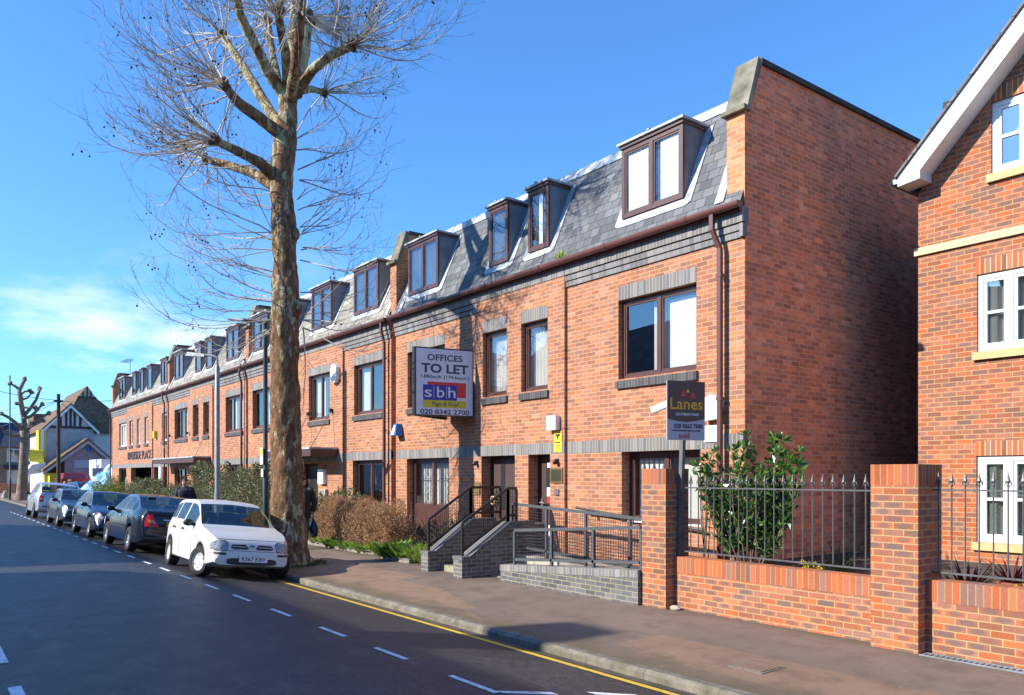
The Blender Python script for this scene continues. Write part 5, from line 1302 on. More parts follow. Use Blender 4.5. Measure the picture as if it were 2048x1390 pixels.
def car(label, paint, loc, heading, roll, S, group='cars parked along the kerb', name='parked_car', yaw=0.):
    """local axes: x forward, y to the car's left, z up; the origin sits on the ground under its middle"""
    root = thing(name, label, 'car', loc, (0 if heading > 0 else pi) + yaw, group)
    root.rotation_mode = 'XYZ'; root.rotation_euler = (roll if heading > 0 else -roll, 0, (0 if heading > 0 else pi) + yaw)
    L, W, xf, xr, wr = S['L'], S['W'], S['xf'], S['xr'], S['wr']; top, belt = S['top'], S['belt']; zs0 = S.get('sill', .20)
    ra = wr + .045
    xs = [-L / 2 + L * i / 84 for i in range(85)]
    for xw in (xf, xr): xs += [xw - ra, xw + ra, xw - ra * .98, xw + ra * .98]
    for a, b in S['side']: xs += [a, b]
    xs += [S['ws'][0], S['ws'][1], S['rs'][0], S['rs'][1], -L / 2 + .015, L / 2 - .015, -L / 2 + .05, L / 2 - .05]
    xs = sorted(set(round(x, 4) for x in xs))
    def ring(x):
        zt = smooth_interp(top, x); zb = min(smooth_interp(belt, x), zt - .012)
        t = max(0, (abs(x) - (L / 2 - .75)) / .75); w = W / 2 * (1 - S.get('nose', .20) * t ** 2.6)
        zs = zs0 + (.10 * max(0, (abs(x) - (L / 2 - .5)) / .5) ** 2)
        for xw in (xf, xr):
            if abs(x - xw) < ra: zs = max(zs, wr + sqrt(max(0, ra * ra - (x - xw) ** 2)) * .985)
        zs = min(zs, zb - .12)
        wb = w * S.get('shoulder', .955); k = zt - zb
        wr_ = max(wb - S.get('tumble', .34) * k - .02, wb * .5); zr = zb + k * .93
        zm = zs + (zb - zs) * .45
        return [(0, zs), (w * .9, zs), (w * .985, zs + min(.05, (zb - zs) * .2)), (w, zm), (w * .995, zb - (zb - zs) * .22), (wb, zb), (wb + (wr_ - wb) * .13, zb + (zr - zb) * .13), (wb + (wr_ - wb) * .86, zb + (zr - zb) * .86), (wr_, zr), (wr_ * .62, zt - .015 * min(1, k * 3)), (0, zt)]
    R = [ring(x) for x in xs]
    body = MB(); gl = {'windscreen': MB(), 'rear_window': MB()}
    for i in range(len(xs) - 1):
        xm = (xs[i] + xs[i + 1]) / 2
        for j in range(10):
            key = None
            if j >= 8 and S['ws'][0] <= xm <= S['ws'][1]: key = 'windscreen'
            elif j >= 8 and S['rs'][0] <= xm <= S['rs'][1]: key = 'rear_window'
            elif j == 6 and any(a <= xm <= b for a, b in S['side']): key = 'side_window'
            for s in (1, -1):
                q = [(xs[i], s * R[i][j][0], R[i][j][1]), (xs[i + 1], s * R[i + 1][j][0], R[i + 1][j][1]), (xs[i + 1], s * R[i + 1][j + 1][0], R[i + 1][j + 1][1]), (xs[i], s * R[i][j + 1][0], R[i][j + 1][1])]
                if s < 0: q = q[::-1]
                if key == 'side_window':
                    key = ('side_window', s, [k for k, (a, b) in enumerate(S['side']) if a <= xm <= b][0]); gl.setdefault(key, MB())
                (gl[key] if key else body).face(q)
    for i, rev in ((0, 1), (len(xs) - 1, 0)):
        for j in range(10):
            q = [(xs[i], R[i][j][0], R[i][j][1]), (xs[i], R[i][j + 1][0], R[i][j + 1][1]), (xs[i], -R[i][j + 1][0], R[i][j + 1][1]), (xs[i], -R[i][j][0], R[i][j][1])]
            body.face(q if not rev else q[::-1])
    def weld(o):
        bm = bmesh.new(); bm.from_mesh(o.data); bmesh.ops.remove_doubles(bm, verts=bm.verts, dist=1e-4); bmesh.ops.dissolve_degenerate(bm, edges=bm.edges, dist=1e-5); bmesh.ops.recalc_face_normals(bm, faces=bm.faces); bm.to_mesh(o.data); bm.free()
        o.data.polygons.foreach_set('use_smooth', [True] * len(o.data.polygons)); o.data.set_sharp_from_angle(angle=radians(38)); return o
    bo = weld(body.build('body', paint, root, local=True))
    bvh = BVHTree.FromPolygons([v.co.copy() for v in bo.data.vertices], [tuple(p.vertices) for p in bo.data.polygons])
    for k, mbx in gl.items():
        if mbx.f: weld(mbx.build(k if isinstance(k, str) else k[0], 'car_glass', root, local=True))
    def hit(o, d): 
        h = bvh.ray_cast(Vector(o), Vector(d)); return h[0]
    def decal(nm, poly, side, mat, off=.006, rings=3):
        """patch following the bodywork; side: +1 front, -1 back (outline in y,z); 'r'/'l' flanks (outline in x,z)"""
        c = Vector((sum(p[0] for p in poly) / len(poly), sum(p[1] for p in poly) / len(poly)))
        # refine outline
        ol = []
        for a, b in zip(poly, poly[1:] + poly[:1]):
            k = max(1, int(sqrt((b[0] - a[0])**2 + (b[1] - a[1])**2) / .06))
            ol += [(a[0] + (b[0] - a[0]) * t / k, a[1] + (b[1] - a[1]) * t / k) for t in range(k)]
        def proj(p):
            if side in (1, -1):
                h = hit((side * 4, p[0], p[1]), (-side, 0, 0)); return None if h is None else h + Vector((side * off, 0, 0))
            s = 1 if side == 'l' else -1
            h = hit((p[0], s * 3, p[1]), (0, -s, 0)); return None if h is None else h + Vector((0, s * off, 0))
        g = [[proj(c + (Vector(p) - c) * (r / rings)) for p in ol] for r in range(1, rings + 1)]; cc = proj(c); m = MB()
        if cc is None or any(x is None for r in g for x in r): return None
        n = len(ol)
        for k in range(n):
            j = (k + 1) % n; m.face([cc, g[0][k], g[0][j]])
            for r in range(rings - 1): m.face([g[r][k], g[r + 1][k], g[r + 1][j], g[r][j]])
        o = m.build(nm, mat, root, local=True); return weld(o)
    # wheels
    for xw in (xf, xr):
        for s in (1, -1):
            yo = s * (W / 2 - .012); t = .185; c = Vector((xw, yo, wr))
            pr = [(wr * .62, 0), (wr * .66, .012), (wr * .9, .012), (wr * .985, -.012), (wr, -.04), (wr, -t + .04), (wr * .97, -t + .01), (wr * .6, -t)]
            tb = MB().lathe([(r, s * h) for r, h in pr], c, 'y', 28)
            sa = S.get('steer', 0.) if xw == xf else 0.
            ry = MB().lathe([(wr * .645, s * .008), (wr * .60, s * -.02), (wr * .52, s * -.028), (wr * .2, s * -.01), (.001, s * -.004)], c, 'y', 28)
            sp = MB(); ns = S.get('spokes', 6)
            for k in range(ns):
                a = 2 * pi * (k + .5) / ns; rr = wr * .44
                p = c + Vector((rr * cos(a), s * -.006, rr * sin(a)))
                sp.ball(p, wr * S.get('hole', .115), 8, 6, (1, .12, 1))
            objs = [tb.build('wheel', 'rubber', root, smooth=True, local=True)]
            ro = ry.build('rim', S.get('rim', 'alloy'), objs[0], smooth=True, local=True); so_ = sp.build('rim_holes', 'trim_black', objs[0], smooth=True, local=True)
            if sa:
                mt = Matrix.Translation(c) @ Matrix.Rotation(sa, 4, 'Z') @ Matrix.Translation(-c)
                for o in [objs[0], ro, so_]: o.data.transform(mt)
    # cabin
    cb = MB()
    fl = zs0 + .10
    cb.box(S['side'][-1][1] - .25, S['side'][-1][1] + .15, -W * .40, W * .40, fl, S['belt'][len(S['belt']) // 2][1] - .04) if S.get('dash', 1) else None
    for y in (-W * .22, W * .22):
        for x in S['seats']:
            cb.box(x - .1, x + .4, y - .24, y + .24, fl + .1, fl + .32)
            cb.hexa([(x - .14, y - .23, fl + .3), (x + .02, y - .23, fl + .3), (x + .02, y + .23, fl + .3), (x - .14, y + .23, fl + .3), (x - .27, y - .19, fl + .86), (x - .17, y - .19, fl + .86), (x - .17, y + .19, fl + .86), (x - .27, y + .19, fl + .86)])
            cb.hexa([(x - .28, y - .11, fl + .88), (x - .2, y - .11, fl + .88), (x - .2, y + .11, fl + .88), (x - .28, y + .11, fl + .88), (x - .31, y - .09, fl + 1.05), (x - .24, y - .09, fl + 1.05), (x - .24, y + .09, fl + 1.05), (x - .31, y + .09, fl + 1.05)])
    so2 = cb.build('seats', 'car_seat', root, local=True, bevel=.04)
    sw = Vector((S['seats'][-1] + .55, -W * .22, fl + .62))
    MB().tube([sw + Vector((-.07 * sin(a) * 1., .17 * cos(a), .16 * sin(a))) for a in [2 * pi * k / 18 for k in range(19)]], .014, 6, False).build('steering_wheel', 'trim_black', root, local=True)
    # mirrors, handles, door lines
    for s in (1, -1):
        xm = S['mirror'][0]; zm = S['mirror'][1]; y = s * (W / 2 * .95)
        mm = MB().ball((xm, y + s * .10, zm), .10, 10, 8, (.6, 1.0, .68)).tube([(xm + .03, y - s * .02, zm - .04), (xm, y + s * .06, zm - .02)], .03, 6)
        mm.build('wing_mirror', S.get('mirror_mat', 'trim_black'), root, smooth=True, local=True)
        sd_ = 'l' if s > 0 else 'r'
        for xd in S['doors']: decal('door_gap', [(xd - .004, .36), (xd + .004, .36), (xd + .004 , S['belt'][len(S['belt']) // 2][1] - .05), (xd - .004, S['belt'][len(S['belt']) // 2][1] - .05)], sd_, 'trim_black', .002, 1)
        for xh in S['handles']: decal('door_handle', [(xh - .09, S['mirror'][1] - .16), (xh + .09, S['mirror'][1] - .16), (xh + .09, S['mirror'][1] - .12), (xh - .09, S['mirror'][1] - .12)], sd_, S.get('handle_mat', 'trim_black'), .014, 1)
        if S.get('rub'): 
            for a, b in ((S['rub'][0], S['rub'][1]),): decal('side_strip', [(a, S['rub'][2] - .016), (b, S['rub'][2] - .016), (b, S['rub'][2] + .016), (a, S['rub'][2] + .016)], sd_, 'trim_black', .008, 1)
        for rep in S.get('repeater', ()): decal('side_repeater', [(rep[0] - .03, rep[1] - .012), (rep[0] + .03, rep[1] - .012), (rep[0] + .03, rep[1] + .012), (rep[0] - .03, rep[1] + .012)], sd_, 'amber_lens', .008, 1)
    for dcl in S.get('decals', ()):
        decal(*dcl)
    for fr, body_, mt, y0, z0, sc in S.get('plates', ()):
        x = fr * L / 2 + fr * (sc if False else 0); h = hit((fr * 4, y0, z0), (-fr, 0, 0)); x = h.x + fr * .02
        p = MB().box(min(x, x + fr * .012), max(x, x + fr * .012), y0 - .26, y0 + .26, z0 - .056, z0 + .056).build('number_plate', mt, root, local=True)
        if body_: text('plate_text', body_, .098, (x + fr * .0135, y0 + (fr * .24 * -1 if len(body_) < 4 else 0), z0), (0, fr, 0), (0, 0, 1), 'sign_ink', p, width=.44 if len(body_) > 4 else None, bold=.012, depth=.001, align='CENTER' if len(body_) > 4 else 'LEFT', local=True)
    return root, decal, hit
def both(nm, poly, side, mat, off=.006): return [(nm, poly, side, mat, off), (nm, [(-y, z) for y, z in poly][::-1], side, mat, off)]
def arcp(cx, cz, rx, rz, n=14, p=2.6):
    out = []
    for k in range(n):
        a = 2 * pi * k / n; c_, s_ = cos(a), sin(a)
        out.append((cx + rx * (abs(c_) ** (2 / p)) * (1 if c_ > 0 else -1), cz + rz * (abs(s_) ** (2 / p)) * (1 if s_ > 0 else -1)))
    return out
RW = -radians(6.0)
def ground_z(y): return roadz(y)
# white hatchback, nose towards the camera
micra = dict(L=3.70, W=1.58, xf=1.20, xr=-1.16, wr=.275, sill=.20, nose=.17, shoulder=.945, tumble=.30,
    top=[(-1.85, .50), (-1.835, .70), (-1.80, .90), (-1.70, 1.00), (-1.42, 1.30), (-1.2, 1.385), (-.75, 1.42), (-.3, 1.43), (.05, 1.40), (.22, 1.34), (.55, 1.15), (.87, .965), (1.0, .925), (1.35, .86), (1.62, .775), (1.74, .70), (1.81, .60), (1.84, .50), (1.85, .42)],
    belt=[(-1.85, .45), (-1.7, .88), (-1.2, .93), (0, .90), (.9, .87), (1.5, .78), (1.85, .40)],
    ws=(.20, .885), rs=(-1.70, -1.40), side=[(-1.42, -1.02), (-.98, -.36), (-.29, .52)], seats=[-.9, .0], mirror=(.50, .95), doors=[.62, -.32, -1.0], handles=[-.18, -.85],
    rub=(-.95, .80, .48), repeater=[(.88, .72)], rim='hub_silver', spokes=6, hole=.055, steer=.38, mirror_mat='trim_black', repeater_mat='amber_lens')
HLp = [(.46, .545), (.44, .66), (.49, .70), (.60, .695), (.69, .64), (.715, .58), (.70, .545), (.60, .525)]
micra['decals'] = both('headlight_surround', [(y + (.012 if y > .57 else -.012), z + (.012 if z > .6 else -.012)) for y, z in HLp], 1, 'trim_black', .004) + both('headlight', HLp, 1, 'clear_lens', .012) + \
    both('grille', [(.06, .585), (.10, .565), (.34, .565), (.39, .59), (.36, .645), (.12, .655)], 1, 'trim_black', .006) + both('grille_bar', [(.10, .606), (.36, .604), (.36, .614), (.10, .616)], 1, 'paint_white', .012) + \
    [('bumper_gap', [(-.62, .532), (.62, .532), (.62, .539), (-.62, .539)], 1, 'trim_black', .003), ('bonnet_gap', [(-.60, .728), (.60, .728), (.60, .735), (-.60, .735)], 1, 'trim_black', .003), ('lower_intake', arcp(0, .345, .46, .062, 22, 4), 1, 'trim_black', .006), ('badge', arcp(0, .625, .035, .04), 1, 'alloy', .01), ('badge_bar', [(-.045, .615), (.045, .615), (.045, .633), (-.045, .633)], 1, 'sign_navy', .016)] + \
    both('bumper_strip', [(.47, .455), (.72, .46), (.72, .50), (.47, .495)], 1, 'trim_black', .008) + both('tail_light', [(.52, .62), (.70, .62), (.66, .86), (.56, .86)], -1, 'red_lens')
micra['plates'] = [(1, 'R367 KBV', 'plate_white', 0.02, .395, 0), (-1, 'R367 KBV', 'plate_yellow', 0, .55, 0)]
car('small white hatchback nearest the camera with two wheels close to the kerb', 'paint_white', (-16.38, 4.99, (roadz(4.25) + roadz(5.7)) / 2), 1, RW, micra, yaw=radians(-1.5))
# black five door saloon, tail towards the camera
dark = dict(L=4.56, W=1.75, xf=1.42, xr=-1.28, wr=.305, sill=.20, nose=.15, tumble=.40,
    top=[(-2.28, .50), (-2.26, .78), (-2.20, .98), (-2.05, 1.05), (-1.85, 1.08), (-1.35, 1.26), (-.95, 1.385), (-.4, 1.43), (.1, 1.41), (.32, 1.36), (.7, 1.18), (1.12, .98), (1.3, .93), (1.8, .84), (2.1, .74), (2.25, .6), (2.28, .45)],
    belt=[(-2.28, .48), (-2.1, .90), (-1.2, .96), (0, .93), (1.1, .90), (1.8, .78), (2.28, .42)],
    ws=(.30, 1.14), rs=(-1.88, -.98), side=[(-1.45, -1.02), (-.96, -.28), (-.2, .78)], seats=[-.85, .1], mirror=(.78, .98), doors=[.85, -.24, -1.0], handles=[-.12, -.92], rub=(-.85, .95, .56), repeater=[(1.05, .60)], rim='alloy', spokes=7, mirror_mat='paint_black', handle_mat='alloy')
dark['decals'] = both('tail_light', [(.42, .655), (.735, .655), (.74, .73), (.72, .84), (.67, .95), (.58, .955), (.54, .87)], -1, 'red_lens', .008) + both('indicator_lens', [(.57, .745), (.675, .745), (.67, .83), (.60, .81)], -1, 'amber_lens', .016) + both('reversing_lens', [(.50, .735), (.562, .745), (.585, .81), (.555, .825)], -1, 'clear_lens', .018) + \
    [('plate_strip', [(-.33, .82), (.33, .82), (.33, .85), (-.33, .85)], -1, 'alloy', .022), ('bumper_gap', [(-.72, .60), (.72, .60), (.72, .612), (-.72, .612)], -1, 'trim_black', .006), ('rear_wiper', [(-.05, 1.075), (.36, 1.085), (.36, 1.10), (-.05, 1.095)], -1, 'trim_black', .02), ('window_sticker', [(-.10, 1.285), (.14, 1.285), (.14, 1.305), (-.10, 1.305)], -1, 'sign_white', .012)] + \
    both('headlight', [(.42, .62), (.78, .60), (.74, .72), (.45, .72)], 1, 'clear_lens')
dark['plates'] = [(-1, 'R4', 'plate_yellow', 0, .745, 0)]
car('black five door car seen from behind with large red tail lights', 'paint_black', (-22.38, 5.03, (roadz(4.25) + roadz(5.7)) / 2), -1, RW, dark)
# navy saloon facing the camera
navy = dict(L=4.35, W=1.74, xf=1.42, xr=-1.22, wr=.305, sill=.19, nose=.17, tumble=.38,
    top=[(-2.17, .50), (-2.15, .80), (-2.05, 1.0), (-1.7, 1.06), (-1.35, 1.2), (-.95, 1.36), (-.4, 1.41), (.05, 1.395), (.25, 1.34), (.7, 1.12), (1.05, .965), (1.2, .93), (1.7, .83), (2.0, .74), (2.12, .62), (2.16, .50), (2.175, .40)],
    belt=[(-2.17, .48), (-2.0, .88), (-1.2, .94), (0, .91), (1.05, .88), (1.7, .76), (2.17, .40)],
    ws=(.22, 1.08), rs=(-1.75, -.98), side=[(-1.35, -1.0), (-.94, -.3), (-.22, .72)], seats=[-.8, .1], mirror=(.70, .96), doors=[.8, -.26, -1.0], handles=[-.12, -.85], rub=(-.8, .9, .50), rim='alloy', spokes=5, mirror_mat='paint_navy')
navy['decals'] = both('headlight_surround', [(.30, .565), (.69, .565), (.69, .68), (.30, .69)], 1, 'trim_black', .004) + both('headlight', arcp(.60, .625, .08, .05), 1, 'clear_lens', .012) + both('headlight', arcp(.42, .62, .075, .05), 1, 'clear_lens', .012) + \
    both('grille', arcp(.13, .62, .11, .055, 14, 4), 1, 'trim_black', .008) + [('lower_intake', arcp(0, .33, .55, .06, 20, 4), 1, 'trim_black', .006)] + both('tail_light', [(.5, .7), (.78, .7), (.76, .88), (.5, .9)], -1, 'red_lens')
navy['plates'] = [(1, '', 'trim_black', 0, .43, 0)]
car('dark navy saloon facing the camera behind the black car', 'paint_navy', (-27.95, 5.03, (roadz(4.25) + roadz(5.7)) / 2), 1, RW, navy)
grey = dict(L=4.10, W=1.68, xf=1.22, xr=-1.2, wr=.285, sill=.20, nose=.15, tumble=.36,
    top=[(-2.05, .50), (-2.03, .80), (-1.95, .98), (-1.6, 1.1), (-1.2, 1.34), (-.8, 1.39), (-.3, 1.40), (.1, 1.38), (.28, 1.32), (.65, 1.12), (.98, .97), (1.15, .93), (1.6, .85), (1.88, .76), (2.0, .62), (2.05, .45)],
    belt=[(-2.05, .48), (-1.9, .86), (-1.2, .92), (0, .90), (1., .87), (1.6, .78), (2.05, .42)],
    ws=(.26, 1.0), rs=(-1.62, -1.22), side=[(-1.3, -.95), (-.9, -.3), (-.22, .66)], seats=[-.8, .1], mirror=(.64, .95), doors=[.75, -.26, -.95], handles=[-.12, -.82], rub=(-.8, .9, .52), rim='hub_silver', spokes=8)
grey['decals'] = both('headlight', [(.40, .60), (.67, .59), (.68, .67), (.42, .70)], 1, 'clear_lens', .010) + [('grille', [(-.36, .61), (.36, .61), (.36, .68), (-.36, .68)], 1, 'trim_black', .006), ('lower_intake', arcp(0, .36, .5, .07, 20, 5), 1, 'trim_black', .006), ('bumper_gap', [(-.69, .555), (.69, .555), (.69, .572), (-.69, .572)], 1, 'trim_black', .006)] + both('tail_light', [(.5, .65), (.75, .65), (.72, .85), (.5, .87)], -1, 'red_lens')
car('grey green hatchback facing the camera with a chrome headlight glint', 'paint_grey', (-34.3, 5.02, (roadz(4.25) + roadz(5.7)) / 2), 1, RW, grey)
silver = dict(L=3.65, W=1.72, xf=1.2, xr=-1.22, wr=.30, sill=.24, nose=.14, tumble=.26,
    top=[(-1.82, .55), (-1.81, .85), (-1.76, 1.05), (-1.62, 1.28), (-1.45, 1.48), (-1.2, 1.56), (-.6, 1.60), (-.1, 1.59), (.25, 1.52), (.8, 1.22), (1.2, 1.02), (1.5, .93), (1.72, .80), (1.82, .55)],
    belt=[(-1.82, .52), (-1.7, 1.0), (-1.2, 1.06), (0, 1.0), (1.1, .93), (1.5, .84), (1.82, .5)],
    ws=(.3, 1.22), rs=(-1.70, -1.42), side=[(-1.42, -1.0), (-.92, -.25), (-.17, .85)], seats=[-.8, .1], mirror=(.82, 1.05), doors=[.9, -.2, -.95], handles=[-.08, -.8], rub=(-1.75, 1.1, .48), rim='alloy', spokes=6, mirror_mat='trim_black')
silver['decals'] = both('tail_light', [(.56, .72), (.735, .72), (.72, .98), (.64, 1.02), (.56, .96)], -1, 'red_lens', .008) + both('reversing_lens', [(.57, .83), (.72, .83), (.72, .89), (.57, .89)], -1, 'clear_lens', .014) + [('bumper_strip', [(-.72, .50), (.72, .50), (.72, .55), (-.72, .55)], -1, 'trim_black', .006)]
car('tall silver hatchback seen from behind, last in the parked row', 'paint_silver', (-41.3, 5.02, (roadz(4.25) + roadz(5.7)) / 2), -1, RW, silver)
bl = dict(grey); bl['decals'] = grey['decals']
car('blue car on the forecourt beyond the yellow green shrub', 'paint_blue', (-60.5, 9.4, .0), 1, 0, bl, group=None, yaw=.25)

# ------------------------------------------------------------------ people
def skinned(name, joints, links, mat, parent, sub=2):
    """one continuous surface grown round a skeleton of joints (x, y, z, radius)"""
    me = bpy.data.meshes.new(name); ids = list(joints)
    me.from_pydata([joints[k][:3] for k in ids], [(ids.index(a), ids.index(b)) for a, b in links], [])
    o = bpy.data.objects.new(name, me); COL.objects.link(o); o.parent = parent
    md = o.modifiers.new('skin', 'SKIN'); md.use_smooth_shade = True
    for i, k in enumerate(ids):
        r = joints[k][3]; sv = me.skin_vertices[0].data[i]; sv.radius = r if isinstance(r, tuple) else (r, r); sv.use_root = (i == 0)
    ss = o.modifiers.new('sub', 'SUBSURF'); ss.levels = sub; ss.render_levels = sub
    me.materials.append(M[mat]); return o
def person(label, loc, rz, h, top_mat, leg_mat, walk=.18, bags=False, hair='hair_brown', lean=.0):
    """local +x is the way the person faces"""
    r = thing('person', label, 'person', loc, rz)
    k = h / 1.75; w = walk
    J = {'pelvis': (0, 0, .96, (.115, .10)), 'waist': (.01, 0, 1.10, (.115, .10)), 'chest': (.01, 0, 1.28, (.12, .10)), 'shoulder': (.01, 0, 1.40, (.075, .07)), 'neck': (.02, 0, 1.51, .062), 'head0': (.035, 0, 1.57, (.082, .09)), 'head': (.035, 0, 1.65, (.098, .112)), 'crown': (.025, 0, 1.71, (.075, .085)),
         'hipL': (0, .085, .84, .085), 'kneeL': (w * .75, .10, .50, .062), 'ankL': (w * .6, .10, .10, .045), 'toeL': (w * .6 + .17, .11, .045, .038),
         'hipR': (0, -.085, .84, .085), 'kneeR': (-w * .2, -.10, .50, .062), 'ankR': (-w * 1.3, -.10, .12, .045), 'toeR': (-w * 1.3 + .17, -.11, .045, .038),
         'shL': (.01, .19, 1.39, .058), 'elL': (-w * .35, .29, 1.13, .045), 'wrL': (w * .2, .26, .90, .032), 'haL': (w * .3, .255, .83, .034),
         'shR': (.01, -.19, 1.39, .058), 'elR': (w * .1, -.29, 1.13, .045), 'wrR': (w * .55, -.255, .91, .032), 'haR': (w * .7, -.25, .84, .034)}
    for s in 'LR':
        y = J['ha' + s][1]; x, z = J['ha' + s][0], J['ha' + s][2]; sg = 1 if s == 'L' else -1
        for i, (dx, L_) in enumerate(((.027, .070), (.009, .08), (-.009, .075), (-.026, .06))):
            J[f'f{s}{i}a'] = (x + dx, y, z - .045, .0095); J[f'f{s}{i}b'] = (x + dx + .006, y - sg * .008, z - .045 - L_ * .55, .0085); J[f'f{s}{i}c'] = (x + dx + .010, y - sg * .022, z - .045 - L_, .007)
        J[f'th{s}a'] = (x + .038, y - sg * .006, z - .01, .011); J[f'th{s}b'] = (x + .056, y - sg * .016, z - .045, .009)
    J = {a: (x * k + lean * z, y * k, z * k, tuple(q * k for q in rr) if isinstance(rr, tuple) else rr * k) for a, (x, y, z, rr) in J.items()}
    Lk = [('pelvis', 'waist'), ('waist', 'chest'), ('chest', 'shoulder'), ('shoulder', 'neck'), ('neck', 'head0'), ('head0', 'head'), ('head', 'crown')]
    for s in 'LR':
        Lk += [('pelvis', 'hip' + s), ('hip' + s, 'knee' + s), ('knee' + s, 'ank' + s), ('ank' + s, 'toe' + s), ('shoulder', 'sh' + s), ('sh' + s, 'el' + s), ('el' + s, 'wr' + s), ('wr' + s, 'ha' + s), ('ha' + s, f'th{s}a'), (f'th{s}a', f'th{s}b')]
        for i in range(4): Lk += [('ha' + s, f'f{s}{i}a'), (f'f{s}{i}a', f'f{s}{i}b'), (f'f{s}{i}b', f'f{s}{i}c')]
    body = skinned('body', J, Lk, 'skin', r)
    def sub_(keys, grow, extra=None):
        D = {q: (*J[q][:3], tuple(a + grow for a in J[q][3]) if isinstance(J[q][3], tuple) else J[q][3] + grow) for q in keys}
        if extra: D.update(extra)
        return D, [l for l in Lk if l[0] in D and l[1] in D]
    jk = ['chest', 'waist', 'pelvis', 'shoulder', 'shL', 'elL', 'wrL', 'shR', 'elR', 'wrR']
    jm = MB(); lx = lambda z: .012 * k + lean * z
    prof = [(.74, .150, .205), (.80, .155, .21), (.95, .150, .205), (1.06, .145, .20), (1.18, .152, .215), (1.30, .158, .228), (1.38, .145, .225), (1.43, .118, .195), (1.465, .09, .14), (1.49, .078, .095), (1.53, .075, .082)]
    fine = []
    for (za, xa, ya), (zb, xb, yb) in zip(prof, prof[1:]):
        for t in (0, .5): fine.append((za + (zb - za) * t, xa + (xb - xa) * t, ya + (yb - ya) * t))
    fine.append(prof[-1])
    jm.loft([(lx(z * k), 0, z * k, rx * k, ry * k) for z, rx, ry in fine], 26, .014)
    for s_ in 'LR':
        A_, B_, C_ = (Vector(J[q + s_][:3]) for q in ('sh', 'el', 'wr')); sg = 1 if s_ == 'L' else -1
        A_ = A_ + Vector((0, sg * .012 * k, .012 * k)); A0_ = A_ + Vector((0, -sg * .07 * k, .012 * k)); arm_ = [A0_, A_, A_.lerp(B_, .35), A_.lerp(B_, .7), B_, B_.lerp(C_, .4), B_.lerp(C_, .8), C_]
        jm.tube(arm_, [r_ * k for r_ in (.085, .092, .082, .072, .068, .062, .055, .052)], 14, True, .25)
    jo = jm.build('jacket', top_mat, r, smooth=True, local=True, sharp=180)
    D, l_ = sub_(['pelvis', 'hipL', 'kneeL', 'ankL', 'hipR', 'kneeR', 'ankR'], .016 * k); skinned('trousers', D, l_, leg_mat, r)
    D, l_ = sub_(['ankL', 'toeL', 'ankR', 'toeR'], .012 * k)
    D, l_ = {q: D[q] for q in ('ankL', 'toeL')}, [('ankL', 'toeL')]; skinned('shoe', D, l_, 'black_cloth', r)
    D, _ = sub_(['ankR', 'toeR'], .012 * k); skinned('shoe', D, [('ankR', 'toeR')], 'black_cloth', r)
    hx, hz = J['head'][0], J['head'][2]
    face = MB()
    face.hexa([(hx + .085 * k, -.012 * k, hz - .03 * k), (hx + .085 * k, .012 * k, hz - .03 * k), (hx + .075 * k, .008 * k, hz + .015 * k), (hx + .075 * k, -.008 * k, hz + .015 * k),
               (hx + .112 * k, -.01 * k, hz - .028 * k), (hx + .112 * k, .01 * k, hz - .028 * k), (hx + .09 * k, .006 * k, hz + .012 * k), (hx + .09 * k, -.006 * k, hz + .012 * k)])
    for s in (1, -1): face.ball((hx, s * .082 * k, hz - .01 * k), .03 * k, 8, 6, (.6, .35, 1))
    face.build('nose_and_ears', 'skin', r, smooth=True, local=True)
    ey = MB()
    for s in (1, -1): ey.ball((hx + .082 * k, s * .032 * k, hz + .012 * k), .011 * k, 8, 6, (.6, 1.3, .7)); ey.box(hx + .07 * k, hx + .088 * k, s * .032 * k - .02 * k, s * .032 * k + .02 * k, hz + .032 * k, hz + .039 * k)
    ey.build('eyes', hair, r, local=True)
    MB().ball((hx + .083 * k, 0, hz - .052 * k), .022 * k, 8, 6, (.4, 1, .25)).build('mouth', 'red_paint', r, smooth=True, local=True)
    hm = MB(); n, m_ = 16, 9
    hm.ball((hx - .034 * k, 0, hz + .050 * k), .100 * k, 18, 12, (1, .9, .80)); 
    ho = hm.build('hair', hair, r, smooth=True, local=True)
    if bags: pass
    return r, J
pa = at(370, 962, 26.2)
person('man in a navy jacket walking towards the camera behind the parked cars', (pa.x, pa.y, pavz(pa.y)), radians(-25), 1.76, 'navy_cloth', 'jeans')
pb = at(604, 962, 20.4)
pr_, J = person('person in a black coat half hidden by the plane tree carrying bags', (pb.x, pb.y, pavz(pb.y)), radians(150), 1.86, 'black_cloth', 'jeans', hair='board_black')
# carrier bag hanging from the near hand
hp = pr_.matrix_basis; 
ha = Matrix.Translation((pb.x, pb.y, pavz(pb.y))) @ Matrix.Rotation(radians(150), 4, 'Z') @ Vector(J['haR'][:3])
bgm = MB(); prof = [(.015, .0), (.03, -.10), (.10, -.20), (.17, -.34), (.185, -.46), (.15, -.56), (.06, -.60), (.001, -.60)]
bgm.lathe(prof, ha + Vector((0, 0, -.02)), n=16)
for v in bgm.v: v.y = ha.y + (v.y - ha.y) * .6; v += Vector((noise.noise(v * 7), noise.noise(v * 7 + Vector((9, 0, 0))), 0)) * .03
bg_ = tag(bgm.build('carrier_bag', 'bag_plastic', smooth=True), 'full dark carrier bag hanging from the hand of the person in black', 'bag')

